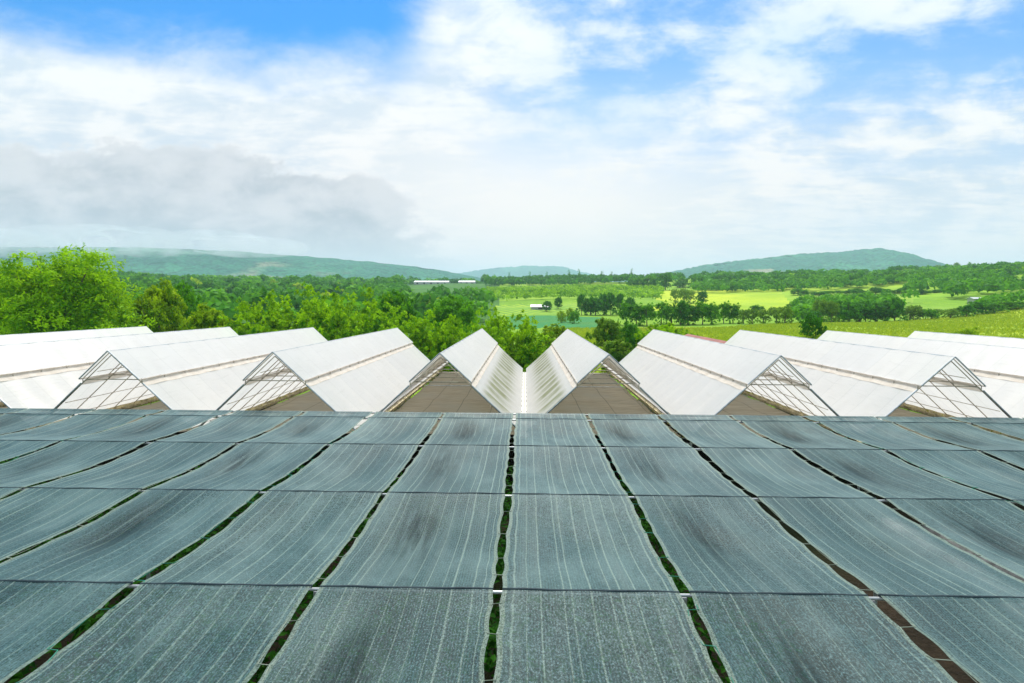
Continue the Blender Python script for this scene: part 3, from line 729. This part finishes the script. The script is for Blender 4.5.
def make_greenhouse(loc, label, moss_sides=(), last=False, seed=0):
    o = empty('greenhouse', loc); tag(o, label, 'greenhouse', 'row of white greenhouses')
    for s in (-1, 1):
        slope_sheet(s, 0.0, CAPX, -.14, LEN + .1, .15, 'film', 'cap_sheet', o, .018, seed + s)
        slope_sheet(s, LOWX, HALF - .10, -.02, LEN + .02, .035, 'film_moss' if s in moss_sides else 'film', 'roof_sheet', o, .045, seed + 3 + s)
        vb = MB()
        n = 40
        for k in range(n):
            ya, yb = LEN * k / n, LEN * (k + 1) / n
            a = .05 + .012 * math.sin(k * 1.9 + seed); b = .05 + .012 * math.sin((k + 1) * 1.9 + seed)
            vb.quad(*[(s * x, y, ZR - SL * x + l) for x, y, l in ((.84, ya, a), (1.04, ya, a - .005), (1.04, yb, b - .005), (.84, yb, b))][::s])
        vb.build('vent_strip', M['vent'], o)
        for xp in (.45, 1.5, 2.05):
            p = MB(); p.tube([(s * xp, 0, ZR - SL * xp - .085), (s * xp, LEN, ZR - SL * xp - .085)], .011, 5); p.build('purlin', M['rust_pipe'], o)
        p = MB(); p.tube([(s * CAPX, -.14, ZR - SL * CAPX + .13), (s * CAPX, LEN + .1, ZR - SL * CAPX + .13)], .018, 5); p.build('eave_rail', M['vent'], o)
    rp = MB(); rp.tube([(0, -.14, ZR + .12), (0, LEN + .1, ZR + .12)], .025, 6); rp.build('ridge_pipe', M['pipe'], o)
    me = None
    for k in range(NT_):
        if me is None:
            t = MB(); r0 = .015
            for s in (-1, 1):
                t.tube([(0, 0, ZR), (s * (HALF - .08), 0, ZR - SL * (HALF - .08))], r0, 6)
                t.tube([(0, 0, ZR + .125), (s * CAPX, 0, ZR - SL * CAPX + .125)], .014, 6)
                t.tube([(s * CAPX, 0, ZR - SL * CAPX + .12), (s * CAPX, 0, ZR - SL * CAPX - .02)], .014, 5)
            t.tube([(-.8, 0, ZR - SL * .8), (.8, 0, ZR - SL * .8)], .015, 5)
            me = t.me('truss', M['rust_pipe'], True)
        tr = mesh_obj('truss', me, o); tr.location = (0, TS * k, 0)
    # front edge pipe that clamps the film to the first truss
    for s in (-1, 1):
        e = MB(); e.tube([(s * .95, -.03, ZR - SL * .95 + .03), (s * (HALF - .08), -.03, ZR - SL * (HALF - .08) + .03)], .024, 6); e.build('front_edge_pipe', M['pipe'], o)
        e = MB(); e.tube([(0, -.15, ZR + .14), (s * CAPX, -.15, ZR - SL * CAPX + .14)], .02, 6); e.build('front_edge_pipe', M['pipe'], o)
    # shade screen drawn level with the gutters
    nx, ny = 24, 60
    X, Y = np.meshgrid(np.linspace(-HALF + .22, HALF - .22, nx), np.linspace(.25, LEN - .4, ny), indexing='ij')
    Z = ZE - .06 + .025 * np.sin(X * 5.03) ** 2 - .05 * np.sin(np.pi * ((Y / 3.2) % 1)) + .012 * np.sin(Y * 3 + X * 4 + seed)
    i, j = np.meshgrid(np.arange(nx - 1), np.arange(ny - 1), indexing='ij')
    Fq = np.stack([i * ny + j, (i + 1) * ny + j, (i + 1) * ny + j + 1, i * ny + j + 1], -1).reshape(-1, 4)
    mesh_obj('shade_screen', mesh_np('shade_screen', np.stack([X, Y, Z], -1).reshape(-1, 3), Fq, M['screen'], True, np.stack([X.ravel() + seed * .37, Y.ravel()], -1)), o)
    w = MB(); w.tube([(-HALF + .2, LEN * .62, ZE - .01), (HALF - .2, LEN * .62, ZE - .01)], .02, 5); w.build('screen_pipe', M['pipe'], o)
    for xs in ((-HALF, HALF) if last else (-HALF,)):
        for k in range(4):
            p = MB(); y = LEN * k / 3
            p.tube([(xs, y, -.3), (xs, y, ZE - .14)], .035, 8); p.build('post', M['pipe'], o)
    return o
ordn = ['first', 'second', 'third', 'fourth', 'fifth']
def gutter(x, label, central=False, seed=0):
    """folded sheet channel in the valley of two roofs, weeds along its rim"""
    r = np.random.default_rng(seed)
    o = empty('valley_gutter', (x, Y0, 0)); tag(o, label, 'gutter', 'valley gutters between greenhouses')
    g = MB(); prof = [(-.17, .045), (-.15, -.06), (-.05, -.11), (.05, -.11), (.15, -.06), (.17, .045)]
    ys = np.linspace(-.05, LEN + .05, 30)
    for a in range(len(ys) - 1):
        for b in range(len(prof) - 1):
            g.quad((prof[b][0], ys[a], ZE + prof[b][1]), (prof[b + 1][0], ys[a], ZE + prof[b + 1][1]), (prof[b + 1][0], ys[a + 1], ZE + prof[b + 1][1]), (prof[b][0], ys[a + 1], ZE + prof[b][1]))
    gg = g.build('channel', M['gutter' if central else 'gutter_old'], o); sm = gg.modifiers.new('thick', 'SOLIDIFY'); sm.thickness = .006
    if central:
        s = MB(); s.tube([(0, -.05, ZE - .085), (0, LEN, ZE - .085)], .018, 5); s.build('seam', M['rust_pipe'], o)
    else:
        n = 900
        P = np.stack([r.normal(0, .1, n) + np.sign(r.normal(size=n)) * .15, r.uniform(0, LEN, n), ZE - .03 + np.abs(r.normal(0, .045, n)) - .08 * r.random(n)], -1)
        keep = np.sin(P[:, 1] * 2.1 + seed) + r.normal(size=n) * .8 > -.2; P = P[keep]; n = len(P)
        a = r.normal(size=(n, 3)); a /= np.linalg.norm(a, axis=1)[:, None]; b = np.cross(a, r.normal(size=(n, 3))); b /= np.linalg.norm(b, axis=1)[:, None]
        V = np.stack([P - a * .05, P + b * .015, P + a * .05, P - b * .015], 1).reshape(-1, 3)
        w = mesh_obj('gutter_weeds', mesh_np('gutter_weeds', V, np.arange(4 * n).reshape(-1, 4), M['weeds'], False, None, np.repeat(r.random(n), 4)), o)
        w['kind'] = 'stuff'
for k in range(5):
    for s in (-1, 1):
        sd = 'left' if s < 0 else 'right'
        lab = '%s white film-roofed greenhouse to the %s of the central valley' % (ordn[k], sd)
        x = XV + s * HALF + s * k * PITCH_G
        make_greenhouse((x, Y0, 0), lab, moss_sides=((-s,) if k == 0 else ()), last=(k == 4), seed=k * 2 + (s > 0))
gutter(XV, 'white gutter in the central valley, its whole length in view', True, 1)
for k in range(1, 5):
    for s in (-1, 1):
        gutter(XV + s * k * PITCH_G, 'weedy weathered gutter between the %s and %s greenhouses %s of the central valley' % (ordn[k - 1], ordn[k], 'left' if s < 0 else 'right'), False, 10 + k * 2 + (s > 0))

# ------------------------------------------------------------------ shade nets
NZ = 3.0
ROWS = [-.2, 2.86, 5.95, 9.03, 12.15, 15.04]
EDGE = 15.82
PW = 1.99; XG = -.27
def gap_center(k, y): return XG + PW * k + .014 * math.sin(y * .8 + k * 1.7) + .008 * math.sin(y * 2.3 + k)
TIE_DY = .62
def tie_ys(k):
    r = random.Random(100 + k); ys = []; y = -.1
    while y < EDGE - .2:
        ys.append(y); y += TIE_DY * r.uniform(.75, 1.3)
    return ys
TIES = {k: tie_ys(k) for k in range(-9, 10)}
GW = {k: random.Random(k + 50).uniform(.72, 1.15) for k in range(-9, 10)}
def gap_half(k, y):
    ts = TIES[k]
    import bisect
    i = bisect.bisect_right(ts, y)
    a = ts[max(i - 1, 0)]; b = ts[min(i, len(ts) - 1)]
    f = 0 if b <= a else min(max((y - a) / (b - a), 0), 1)
    bow = math.sin(math.pi * f)
    w = .040 + .026 * bow + .010 * math.sin(y * .8 + k * 2.1)
    # snug where the net crosses a pipe
    return w * GW[k]
ROWA = np.array(ROWS + [EDGE])
def sag_at(y, s, amp):
    i = np.clip(np.searchsorted(ROWA, y, side='right') - 1, 0, len(ROWA) - 2)
    a, b = ROWA[i], ROWA[i + 1]; f = (y - a) / (b - a)
    L = (b - a) / 3.0
    return f, i, np.where(b - a > 1.5, amp, .03)
def make_net(k):
    """strip between gap k and gap k+1"""
    r = np.random.default_rng(900 + k)
    ys = np.unique(np.concatenate([np.arange(ROWS[0], EDGE, .07), ROWA, ROWA[1:-1] - .03, ROWA[1:-1] + .03, ROWA[1:-1] - .012, ROWA[1:-1] + .012]))
    ny = len(ys); nu = 34
    us = np.concatenate([[0, .014, .0245, .0255], np.linspace(.05, .95, nu - 8), [.9745, .9755, .986, 1]]); nu = len(us)
    P = np.zeros((nu, ny, 3)); UV = np.zeros((nu, ny, 2)); hem = np.zeros((nu, ny)); dark_patch = np.zeros((nu, ny))
    even = (k % 2 == 1)
    f, ci, amp = sag_at(ys, 0, .066)
    cell_r = np.random.default_rng(40 + k).random((12, 4))
    for j, y in enumerate(ys):
        xl = gap_center(k, y) + gap_half(k, y); xr = gap_center(k + 1, y) - gap_half(k + 1, y)
        c = cell_r[ci[j]]
        fl = f[j]
        # catenary skewed towards the far pipe, deeper in every other strip
        prof = (4 * fl * (1 - fl)) * (1 + .35 * (fl - .5))
        depth = amp[j] * (.75 + .5 * c[0])
        z = NZ + .018 - prof * depth
        wid = np.sin(np.pi * us)
        tight = .02 * np.cos(us * 2 * np.pi * 3 + k) * prof
        belly = np.zeros(nu)
        if even and amp[j] > .05:
            cu = .30 + .10 * c[1]
            belly = .035 * (.7 + .5 * c[2]) * np.exp(-((us - cu) / .20) ** 2) * np.exp(-((fl - .48) / .20) ** 2)
        else:
            belly = .03 * np.exp(-((us - .5 - .2 * (c[1] - .5)) / .25) ** 2) * np.exp(-((fl - .45) / .25) ** 2) * (amp[j] > .05)
        if y < ROWS[0] + .05: prof = 0
        ripple = .006 * np.sin(y * 5 + us * 9 + k) * prof
        bl = XG + PW * k + .06; br = XG + PW * (k + 1) - .06
        P[:, j, 0] = bl + (br - bl) * us + (xl - bl) * np.exp(-us / .10) + (xr - br) * np.exp(-(1 - us) / .10)
        dark_patch[:, j] = (np.exp(-((us - .30 - .10 * c[1]) / .19) ** 2) * np.exp(-((fl - .60 + .25 * (us - .3)) / .34) ** 2) * (.9 + .3 * c[2]) if even else .35 * c[3] * np.exp(-((us - .55) / .22) ** 2) * np.exp(-((fl - .5) / .3) ** 2)) if amp[j] > .05 else 0
        P[:, j, 1] = y
        P[:, j, 2] = z - .05 * wid * prof - belly + tight * .35 + ripple
        UV[:, j, 0] = us * (PW - .1); UV[:, j, 1] = y
        hem[:, j] = np.where((us < .025) | (us > .975), 1.0, 0.0)
    i, j = np.meshgrid(np.arange(nu - 1), np.arange(ny - 1), indexing='ij')
    Fq = np.stack([i * ny + j, (i + 1) * ny + j, (i + 1) * ny + j + 1, i * ny + j + 1], -1).reshape(-1, 4)
    side = 'left' if k < 0 else 'right'
    n = -k if k < 0 else k + 1
    nm = ['', 'first', 'second', 'third', 'fourth', 'fifth', 'sixth', 'seventh', 'eighth', 'ninth'][n]
    o = empty('shade_net', (0, 0, 0))
    tag(o, '%s strip of grey-green woven shade net to the %s of the central gap' % (nm, side), 'shade net', 'shade net strips')
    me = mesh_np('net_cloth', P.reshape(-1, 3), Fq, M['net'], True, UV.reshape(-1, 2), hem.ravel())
    at_ = me.attributes.new('dark_patch', 'FLOAT', 'POINT'); at_.data.foreach_set('value', dark_patch.ravel().astype(np.float32))
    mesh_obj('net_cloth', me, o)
    # dark folded hems where the cloth is sewn round each pipe
    for y in ROWS[1:]:
        h = MB(); pts = []
        for q in np.linspace(0.0, 1.0, 12):
            xl = gap_center(k, y) + gap_half(k, y); xr = gap_center(k + 1, y) - gap_half(k + 1, y)
            pts.append((xl + (xr - xl) * q, y + .006 * math.sin(q * 17 + y + k), NZ + .010 + .004 * math.sin(q * 11 + k)))
        h.tube(pts, .018, 8); h.build('sewn_fold', M['fold'], o, True)
    return o
M['fold'] = simple('folded_net_hem', (.022, .04, .05), .7, .2, 0, .3, 30)
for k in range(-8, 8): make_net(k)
# lacing cords that zigzag across every gap
for k in range(-8, 9):
    mb = MB(); ts = TIES[k]; pts = []
    for i, y in enumerate(ts):
        s = 1 if i % 2 else -1
        f_, _, am = sag_at(np.array([y]), 0, .066)
        def edge(yy, sg):
            ff, _, aa = sag_at(np.array([yy]), 0, .066); ff = float(ff[0]); aa = float(aa[0])
            return Vector((gap_center(k, yy) + sg * (gap_half(k, yy) + .02), yy, NZ + .024 - 4 * ff * (1 - ff) * (1 + .35 * (ff - .5)) * aa * 1.0))
        pts.append(edge(y, -s)); pts.append(edge(y + .015, s))
        if i + 1 < len(ts):
            for q in (.33, .66): pts.append(edge(y + (ts[i + 1] - y) * q, s) - Vector((0, 0, .03)))
    mb.tube(pts, .0045, 5)
    o = mb.build('lacing_cord', M['cord_green' if k % 3 == 1 else 'cord'], None, True)
    n = abs(k); nm = ['central', 'first', 'second', 'third', 'fourth', 'fifth', 'sixth', 'seventh', 'eighth'][n]
    lab = 'thin lacing cord zigzagging across the central gap between nets' if k == 0 else 'thin lacing cord across the %s gap %s of the central one' % (nm, 'left' if k < 0 else 'right')
    tag(o, lab, 'cord', 'lacing cords across the net gaps')
for i, (y, lab) in enumerate(zip(ROWS[1:] + [EDGE], ['nearest pipe under the nets, close below the viewer', 'support pipe under the nets at the nearest dark cross line', 'support pipe under the nets at the second dark cross line',
                               'support pipe under the nets at the third dark cross line', 'support pipe under the nets at the farthest dark cross line', 'pipe along the far edge of the nets before the greenhouses'])):
    mb = MB(); mb.tube([(-16.6, y, NZ - .022), (16.2, y, NZ - .022)], .020, 8)
    tag(mb.build('support_pipe', M['pipe'], None, True), lab, 'pipe', 'pipes carrying the nets')
for (k, ri) in ((-3, 3), (-2, 2), (-1, 2), (1, 2), (2, 2), (3, 3)):
    mb = MB(); y = ROWS[ri]; x = gap_center(k, y)
    mb.tube([(x, y, -.3), (x, y, NZ - .05)], .03, 8)
    o = mb.build('support_post', M['pipe'])
    nm = ['', 'first', 'second', 'third'][abs(k)]
    tag(o, 'thin post under the %s gap %s of the central one, below a cross pipe' % (nm, 'left' if k < 0 else 'right'), 'post', 'posts below the nets')

# crop beneath the nets, seen through the gaps
def crop():
    r = np.random.default_rng(77)
    n = 60000
    X = r.uniform(-15, 3.6, n); Y = r.uniform(2.5, 15.6, n)
    dens = .5 + .5 * np.sin(X * 3.1 + np.sin(Y) * .6)
    z = 1.15 + .35 * np.sin(X * 3.1) * np.sin(Y * 2.3) + r.normal(0, .16, n)
    P = np.stack([X, Y, z], -1)
    nr = r.normal(size=(n, 3)) * .6; nr[:, 2] += 1; nr /= np.linalg.norm(nr, axis=1)[:, None]
    a = np.cross(nr, r.normal(size=(n, 3))); a /= np.linalg.norm(a, axis=1)[:, None]; b = np.cross(nr, a)
    s = (.045 + .05 * r.random(n))[:, None]
    V = np.stack([P - a * s, P + b * s * .55, P + a * s - [0, 0, .02], P - b * s * .55], 1).reshape(-1, 3)
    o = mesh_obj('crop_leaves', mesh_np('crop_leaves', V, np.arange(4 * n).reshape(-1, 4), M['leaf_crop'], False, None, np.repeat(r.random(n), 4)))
    tag(o, 'dark green crop leaves growing beneath the shade nets', 'crop', kind='stuff')
crop()
# grey mulch film on the beds at the far right
M['mulch'] = simple('grey_mulch_film', (.20, .21, .21), .45, .5, 0, .5, 3)
def mulch(x, label):
    ys = np.linspace(3, 15.5, 60); xs = np.linspace(-.4, .4, 8)
    X, Y = np.meshgrid(xs, ys, indexing='ij')
    Z = .28 * (1 - (X / .4) ** 4) + .03 * np.sin(Y * 6 + X * 9) + .01
    i, j = np.meshgrid(np.arange(7), np.arange(59), indexing='ij')
    Fq = np.stack([i * 60 + j, (i + 1) * 60 + j, (i + 1) * 60 + j + 1, i * 60 + j + 1], -1).reshape(-1, 4)
    o = mesh_obj('mulch_bed', mesh_np('mulch_bed', np.stack([X + x, Y, Z], -1).reshape(-1, 3), Fq, M['mulch'], True))
    tag(o, label, 'mulch bed', 'mulched beds under the nets')
for i, x in enumerate((10.0, 11.3, 12.6)):
    mulch(x, ['grey film-covered bed under the nets, nearest the centre of three', 'grey film-covered bed under the nets, middle of three', 'grey film-covered bed under the nets, farthest right of three'][i])

# ------------------------------------------------------------------ grass in the meadow
def meadow_grass():
    r = np.random.default_rng(5); n = 70000
    px = r.uniform(560, 1110, n); d = np.sqrt(r.uniform(48 ** 2, (128 + np.clip(px - 720, 0, 400) * .28) ** 2, n))
    X = (px - VPX) / F * d; Y = d / np.sqrt(1 + ((px - VPX) / F) ** 2) ; X = X * Y / d
    cl = np.sin(X * .23 + np.sin(Y * .11) * 2) + np.sin(Y * .31 + X * .07) + r.normal(size=n) * .9
    k = cl > -1.2; X, Y = X[k], Y[k]; n = len(X)
    Z = terrain(X, Y); h = r.uniform(.10, .34, n); w = r.uniform(.08, .22, n)
    a = r.random(n) * np.pi; dx = np.cos(a) * w; dy = np.sin(a) * w; lx = r.normal(0, .12, n); ly = r.normal(0, .12, n)
    V = np.stack([np.stack([X - dx, Y - dy, Z - .02], -1), np.stack([X + dx, Y + dy, Z - .02], -1), np.stack([X + dx * .3 + lx, Y + dy * .3 + ly, Z + h], -1), np.stack([X - dx * .3 + lx, Y - dy * .3 + ly, Z + h], -1)], 1).reshape(-1, 3)
    o = mesh_obj('meadow_grass', mesh_np('meadow_grass', V, np.arange(4 * n).reshape(-1, 4), M['leaf_grass'], False, None, np.repeat(r.random(n), 4)))
    tag(o, 'tufts of tall yellow-green grass in the meadow', 'grass', kind='stuff')
M['leaf_grass'] = leaf_mat('grass_blades', (.20, .34, .015), (.40, .50, .03))
meadow_grass()

# ------------------------------------------------------------------ haze
HAZE = 1.9e-4
mb = MB(); mb.box((0, 0, 190), (8200, 8200, 215))
hz = mb.build('haze', None)
m, t, out = new_mat('air_haze')
pv = t.node('ShaderNodeVolumePrincipled')
pv.inputs['Color'].default_value = (.60, .83, 1.0, 1); pv.inputs['Density'].default_value = HAZE; pv.inputs['Anisotropy'].default_value = .2
t.l.new(pv.outputs[0], out.inputs['Volume']); hz.data.materials.append(m)
tag(hz, 'pale bluish haze over the distant hills', 'haze', kind='stuff')

# cloud hanging on the top of the left hill
def low_cloud():
    r = np.random.default_rng(12); bm = bmesh.new()
    for i in range(12):
        px = -170 + i * 38; d = 1880 + 60 * math.sin(i * 2.1)
        cx = px2x(px, d); z = py2z(px, 241.5 + 3.5 * math.sin(i * 1.7) + max(0, i - 8) * 2.0, d)
        hw = 150 + 50 * r.random(); hh = 44 + 16 * r.random() - max(0, i - 8) * 8
        m4 = Matrix.Translation((cx, d, z)) @ Matrix.Diagonal((hw, 130, hh, 1))
        bmesh.ops.create_icosphere(bm, subdivisions=4, radius=1, matrix=m4)
    me = bpy.data.meshes.new('low_cloud'); bm.to_mesh(me); bm.free()
    m, t, out = new_mat('hill_cloud')
    pv = t.node('ShaderNodeVolumePrincipled'); pv.inputs['Color'].default_value = (.82, .85, .88, 1)
    pos = t.node('ShaderNodeNewGeometry').outputs['Position']
    n = t.noise(pos, .011, 4, .6)
    t.inp(pv.inputs['Density'], t.m('MULTIPLY', t.ss(n, .38, .64), .0075)); pv.inputs['Anisotropy'].default_value = .3
    t.l.new(pv.outputs[0], out.inputs['Volume']); me.materials.append(m)
    tag(mesh_obj('low_cloud', me), 'low grey cloud hanging on the top of the left hill', 'low_cloud', kind='stuff')
low_cloud()

# ------------------------------------------------------------------ sky and sun
SUN_EL, SUN_AZ = 56.0, 1.0            # degrees; azimuth measured from +Y towards +X
w = bpy.data.worlds.new('World'); scene.world = w; w.use_nodes = True
w.node_tree.nodes.clear(); t = NT(w.node_tree)
out = t.node('ShaderNodeOutputWorld'); bg = t.node('ShaderNodeBackground')
sky = t.node('ShaderNodeTexSky', sky_type='NISHITA'); sky.sun_disc = False
sky.sun_elevation = R(SUN_EL); sky.sun_rotation = R(SUN_AZ); sky.air_density = 1.0; sky.dust_density = .3; sky.ozone_density = 2.5
STR = .10
d = t.coord('Generated'); x, y, z = t.sep(d)
yy = t.m('MAXIMUM', y, .18)
u = t.m('DIVIDE', x, yy); v = t.m('DIVIDE', z, yy)
zz = t.m('ADD', t.m('MAXIMUM', z, 0.0), .10)
pl = t.comb(t.m('DIVIDE', x, zz), t.m('DIVIDE', y, zz), 0.0)
n_hi = t.noise(pl, 1.9, 11, .62, .3)
n_hi2 = t.noise(t.comb(t.m('DIVIDE', x, zz), t.m('DIVIDE', t.m('MULTIPLY', y, 1.7), zz), 2.0), 3.6, 9, .62, .4)
n_p = t.noise(t.comb(u, t.m('MULTIPLY', v, 1.5), 9.0), 6.5, 10, .60, .3)      # puffier clouds between the streaks
n_lo = t.noise(pl, .55, 4, .5, .2)
uv3 = t.comb(t.m('MULTIPLY', u, 1.0), t.m('MULTIPLY', v, 1.9), 4.7)
n_b = t.noise(uv3, 3.8, 12, .60, .2)
n_b2 = t.noise(uv3, 9.0, 6, .6, .3)
# clear blue opening, upper left
vb = t.m('ADD', .392, t.m('MULTIPLY', t.m('MAXIMUM', t.m('SUBTRACT', -.45, u), 0.0), .16))
s1 = t.m('ADD', t.m('SUBTRACT', v, vb), t.m('MULTIPLY', t.m('SUBTRACT', n_b, .5), .22))
left = t.m('MULTIPLY', t.ss(t.m('ADD', u, t.m('MULTIPLY', t.m('SUBTRACT', n_b, .5), .30)), -.10, -.26), 1.0)
blue1 = t.m('MULTIPLY', t.ss(s1, -.055, .075), left)
# broken high cloud, upper right
right = t.ss(u, -.22, .08)
blue2 = t.m('MULTIPLY', t.m('MULTIPLY', t.ss(v, .14, .48), right), t.ss(t.m('ADD', t.m('MULTIPLY', n_hi, .7), t.m('ADD', t.m('MULTIPLY', n_hi2, .3), t.m('MULTIPLY', n_p, .5))), .88, .62))
blue2 = t.m('MULTIPLY', blue2, .80)
blue = t.m('MAXIMUM', blue1, blue2)
blue = t.m('MULTIPLY', blue, t.ss(v, 1.6, .8, .08, 1.0))
hs = t.node('ShaderNodeHueSaturation'); t.l.new(sky.outputs[0], hs.inputs['Color']); hs.inputs['Saturation'].default_value = 1.9; hs.inputs['Hue'].default_value = .483; hs.inputs['Value'].default_value = .86
clear = t.mix(1.0, hs.outputs[0], (.0, .80, 1.08), 'MULTIPLY')      # deep tropical blue
K = .63 / STR
def kc(*c): return tuple(q * K for q in c)
white = t.mix(t.ss(t.m('ADD', t.m('MULTIPLY', n_hi2, .45), t.m('MULTIPLY', n_p, .55)), .40, .58), kc(.66, .75, .85), kc(.95, .955, .95))
white = t.mix(t.m('MULTIPLY', t.m('MULTIPLY', t.ss(n_lo, .42, .62), right), t.ss(v, .08, .22)), white, kc(.70, .82, .96))
glow = t.m('MULTIPLY', t.ss(t.m('ABSOLUTE', t.m('SUBTRACT', u, .03)), .55, .0), t.ss(t.m('ABSOLUTE', t.m('SUBTRACT', v, .17)), .22, .0))
white = t.mix(glow, white, kc(1.0, .985, .94))
colr = t.mix(blue, white, clear)
# grey cloud bank lying over the left hill
vt = t.m('ADD', .20, t.m('MULTIPLY', t.ss(u, -.05, -.55), .07))
vt = t.m('SUBTRACT', vt, t.m('MULTIPLY', t.ss(u, -.36, -.05), .12))
sb = t.m('ADD', t.m('SUBTRACT', vt, v), t.m('ADD', t.m('MULTIPLY', t.m('SUBTRACT', n_b, .5), .44), t.m('MULTIPLY', t.m('SUBTRACT', n_b2, .5), .12)))
bank = t.m('MULTIPLY', t.ss(sb, -.003, .028), t.ss(t.m('ADD', u, t.m('MULTIPLY', t.m('SUBTRACT', n_b2, .5), .2)), -.02, -.16))
bc = t.mix(t.ss(t.m('ADD', t.m('MULTIPLY', n_b, .6), t.m('MULTIPLY', n_b2, .4)), .40, .60), kc(.40, .44, .50), kc(.72, .735, .76))
bc = t.mix(t.ss(sb, .05, .0, 0, .8), bc, kc(.90, .90, .91))
bc = t.mix(t.ss(v, .15, .06, 0, .5), bc, kc(.74, .77, .79))
colr = t.mix(t.m('MULTIPLY', bank, .92), colr, bc)
# thin pale layer along the horizon
colr = t.mix(t.m('MULTIPLY', t.ss(v, .15, .03), t.ss(u, -.3, .1, .15, .75)), colr, kc(.88, .87, .85))
colr = t.mix(t.ss(v, .50, .0), colr, t.mix(1.0, colr, (1.0, .875, .85), 'MULTIPLY'))
t.l.new(colr, bg.inputs[0]); bg.inputs[1].default_value = STR
t.l.new(bg.outputs[0], out.inputs[0])

sd = bpy.data.lights.new('sun', 'SUN'); sd.energy = 3.0; sd.angle = R(20); sd.color = (1, .95, .86)
so = bpy.data.objects.new('sun', sd); COL.objects.link(so)
sv = Vector((math.sin(R(SUN_AZ)) * math.cos(R(SUN_EL)), math.cos(R(SUN_AZ)) * math.cos(R(SUN_EL)), math.sin(R(SUN_EL))))
so.rotation_euler = sv.to_track_quat('Z', 'Y').to_euler()

# ------------------------------------------------------------------ render settings
vs = scene.view_settings; vs.view_transform = 'Standard'; vs.look = 'None'; vs.gamma = 1; vs.use_curve_mapping = False; vs.exposure = 0.80
scene.display_settings.display_device = 'sRGB'
c = scene.cycles
c.use_denoising = True
try: c.denoiser = 'OPENIMAGEDENOISE'
except Exception: pass
c.max_bounces = 8; c.diffuse_bounces = 3; c.glossy_bounces = 2; c.transmission_bounces = 4; c.transparent_max_bounces = 12; c.volume_bounces = 1
c.caustics_reflective = False; c.caustics_refractive = False
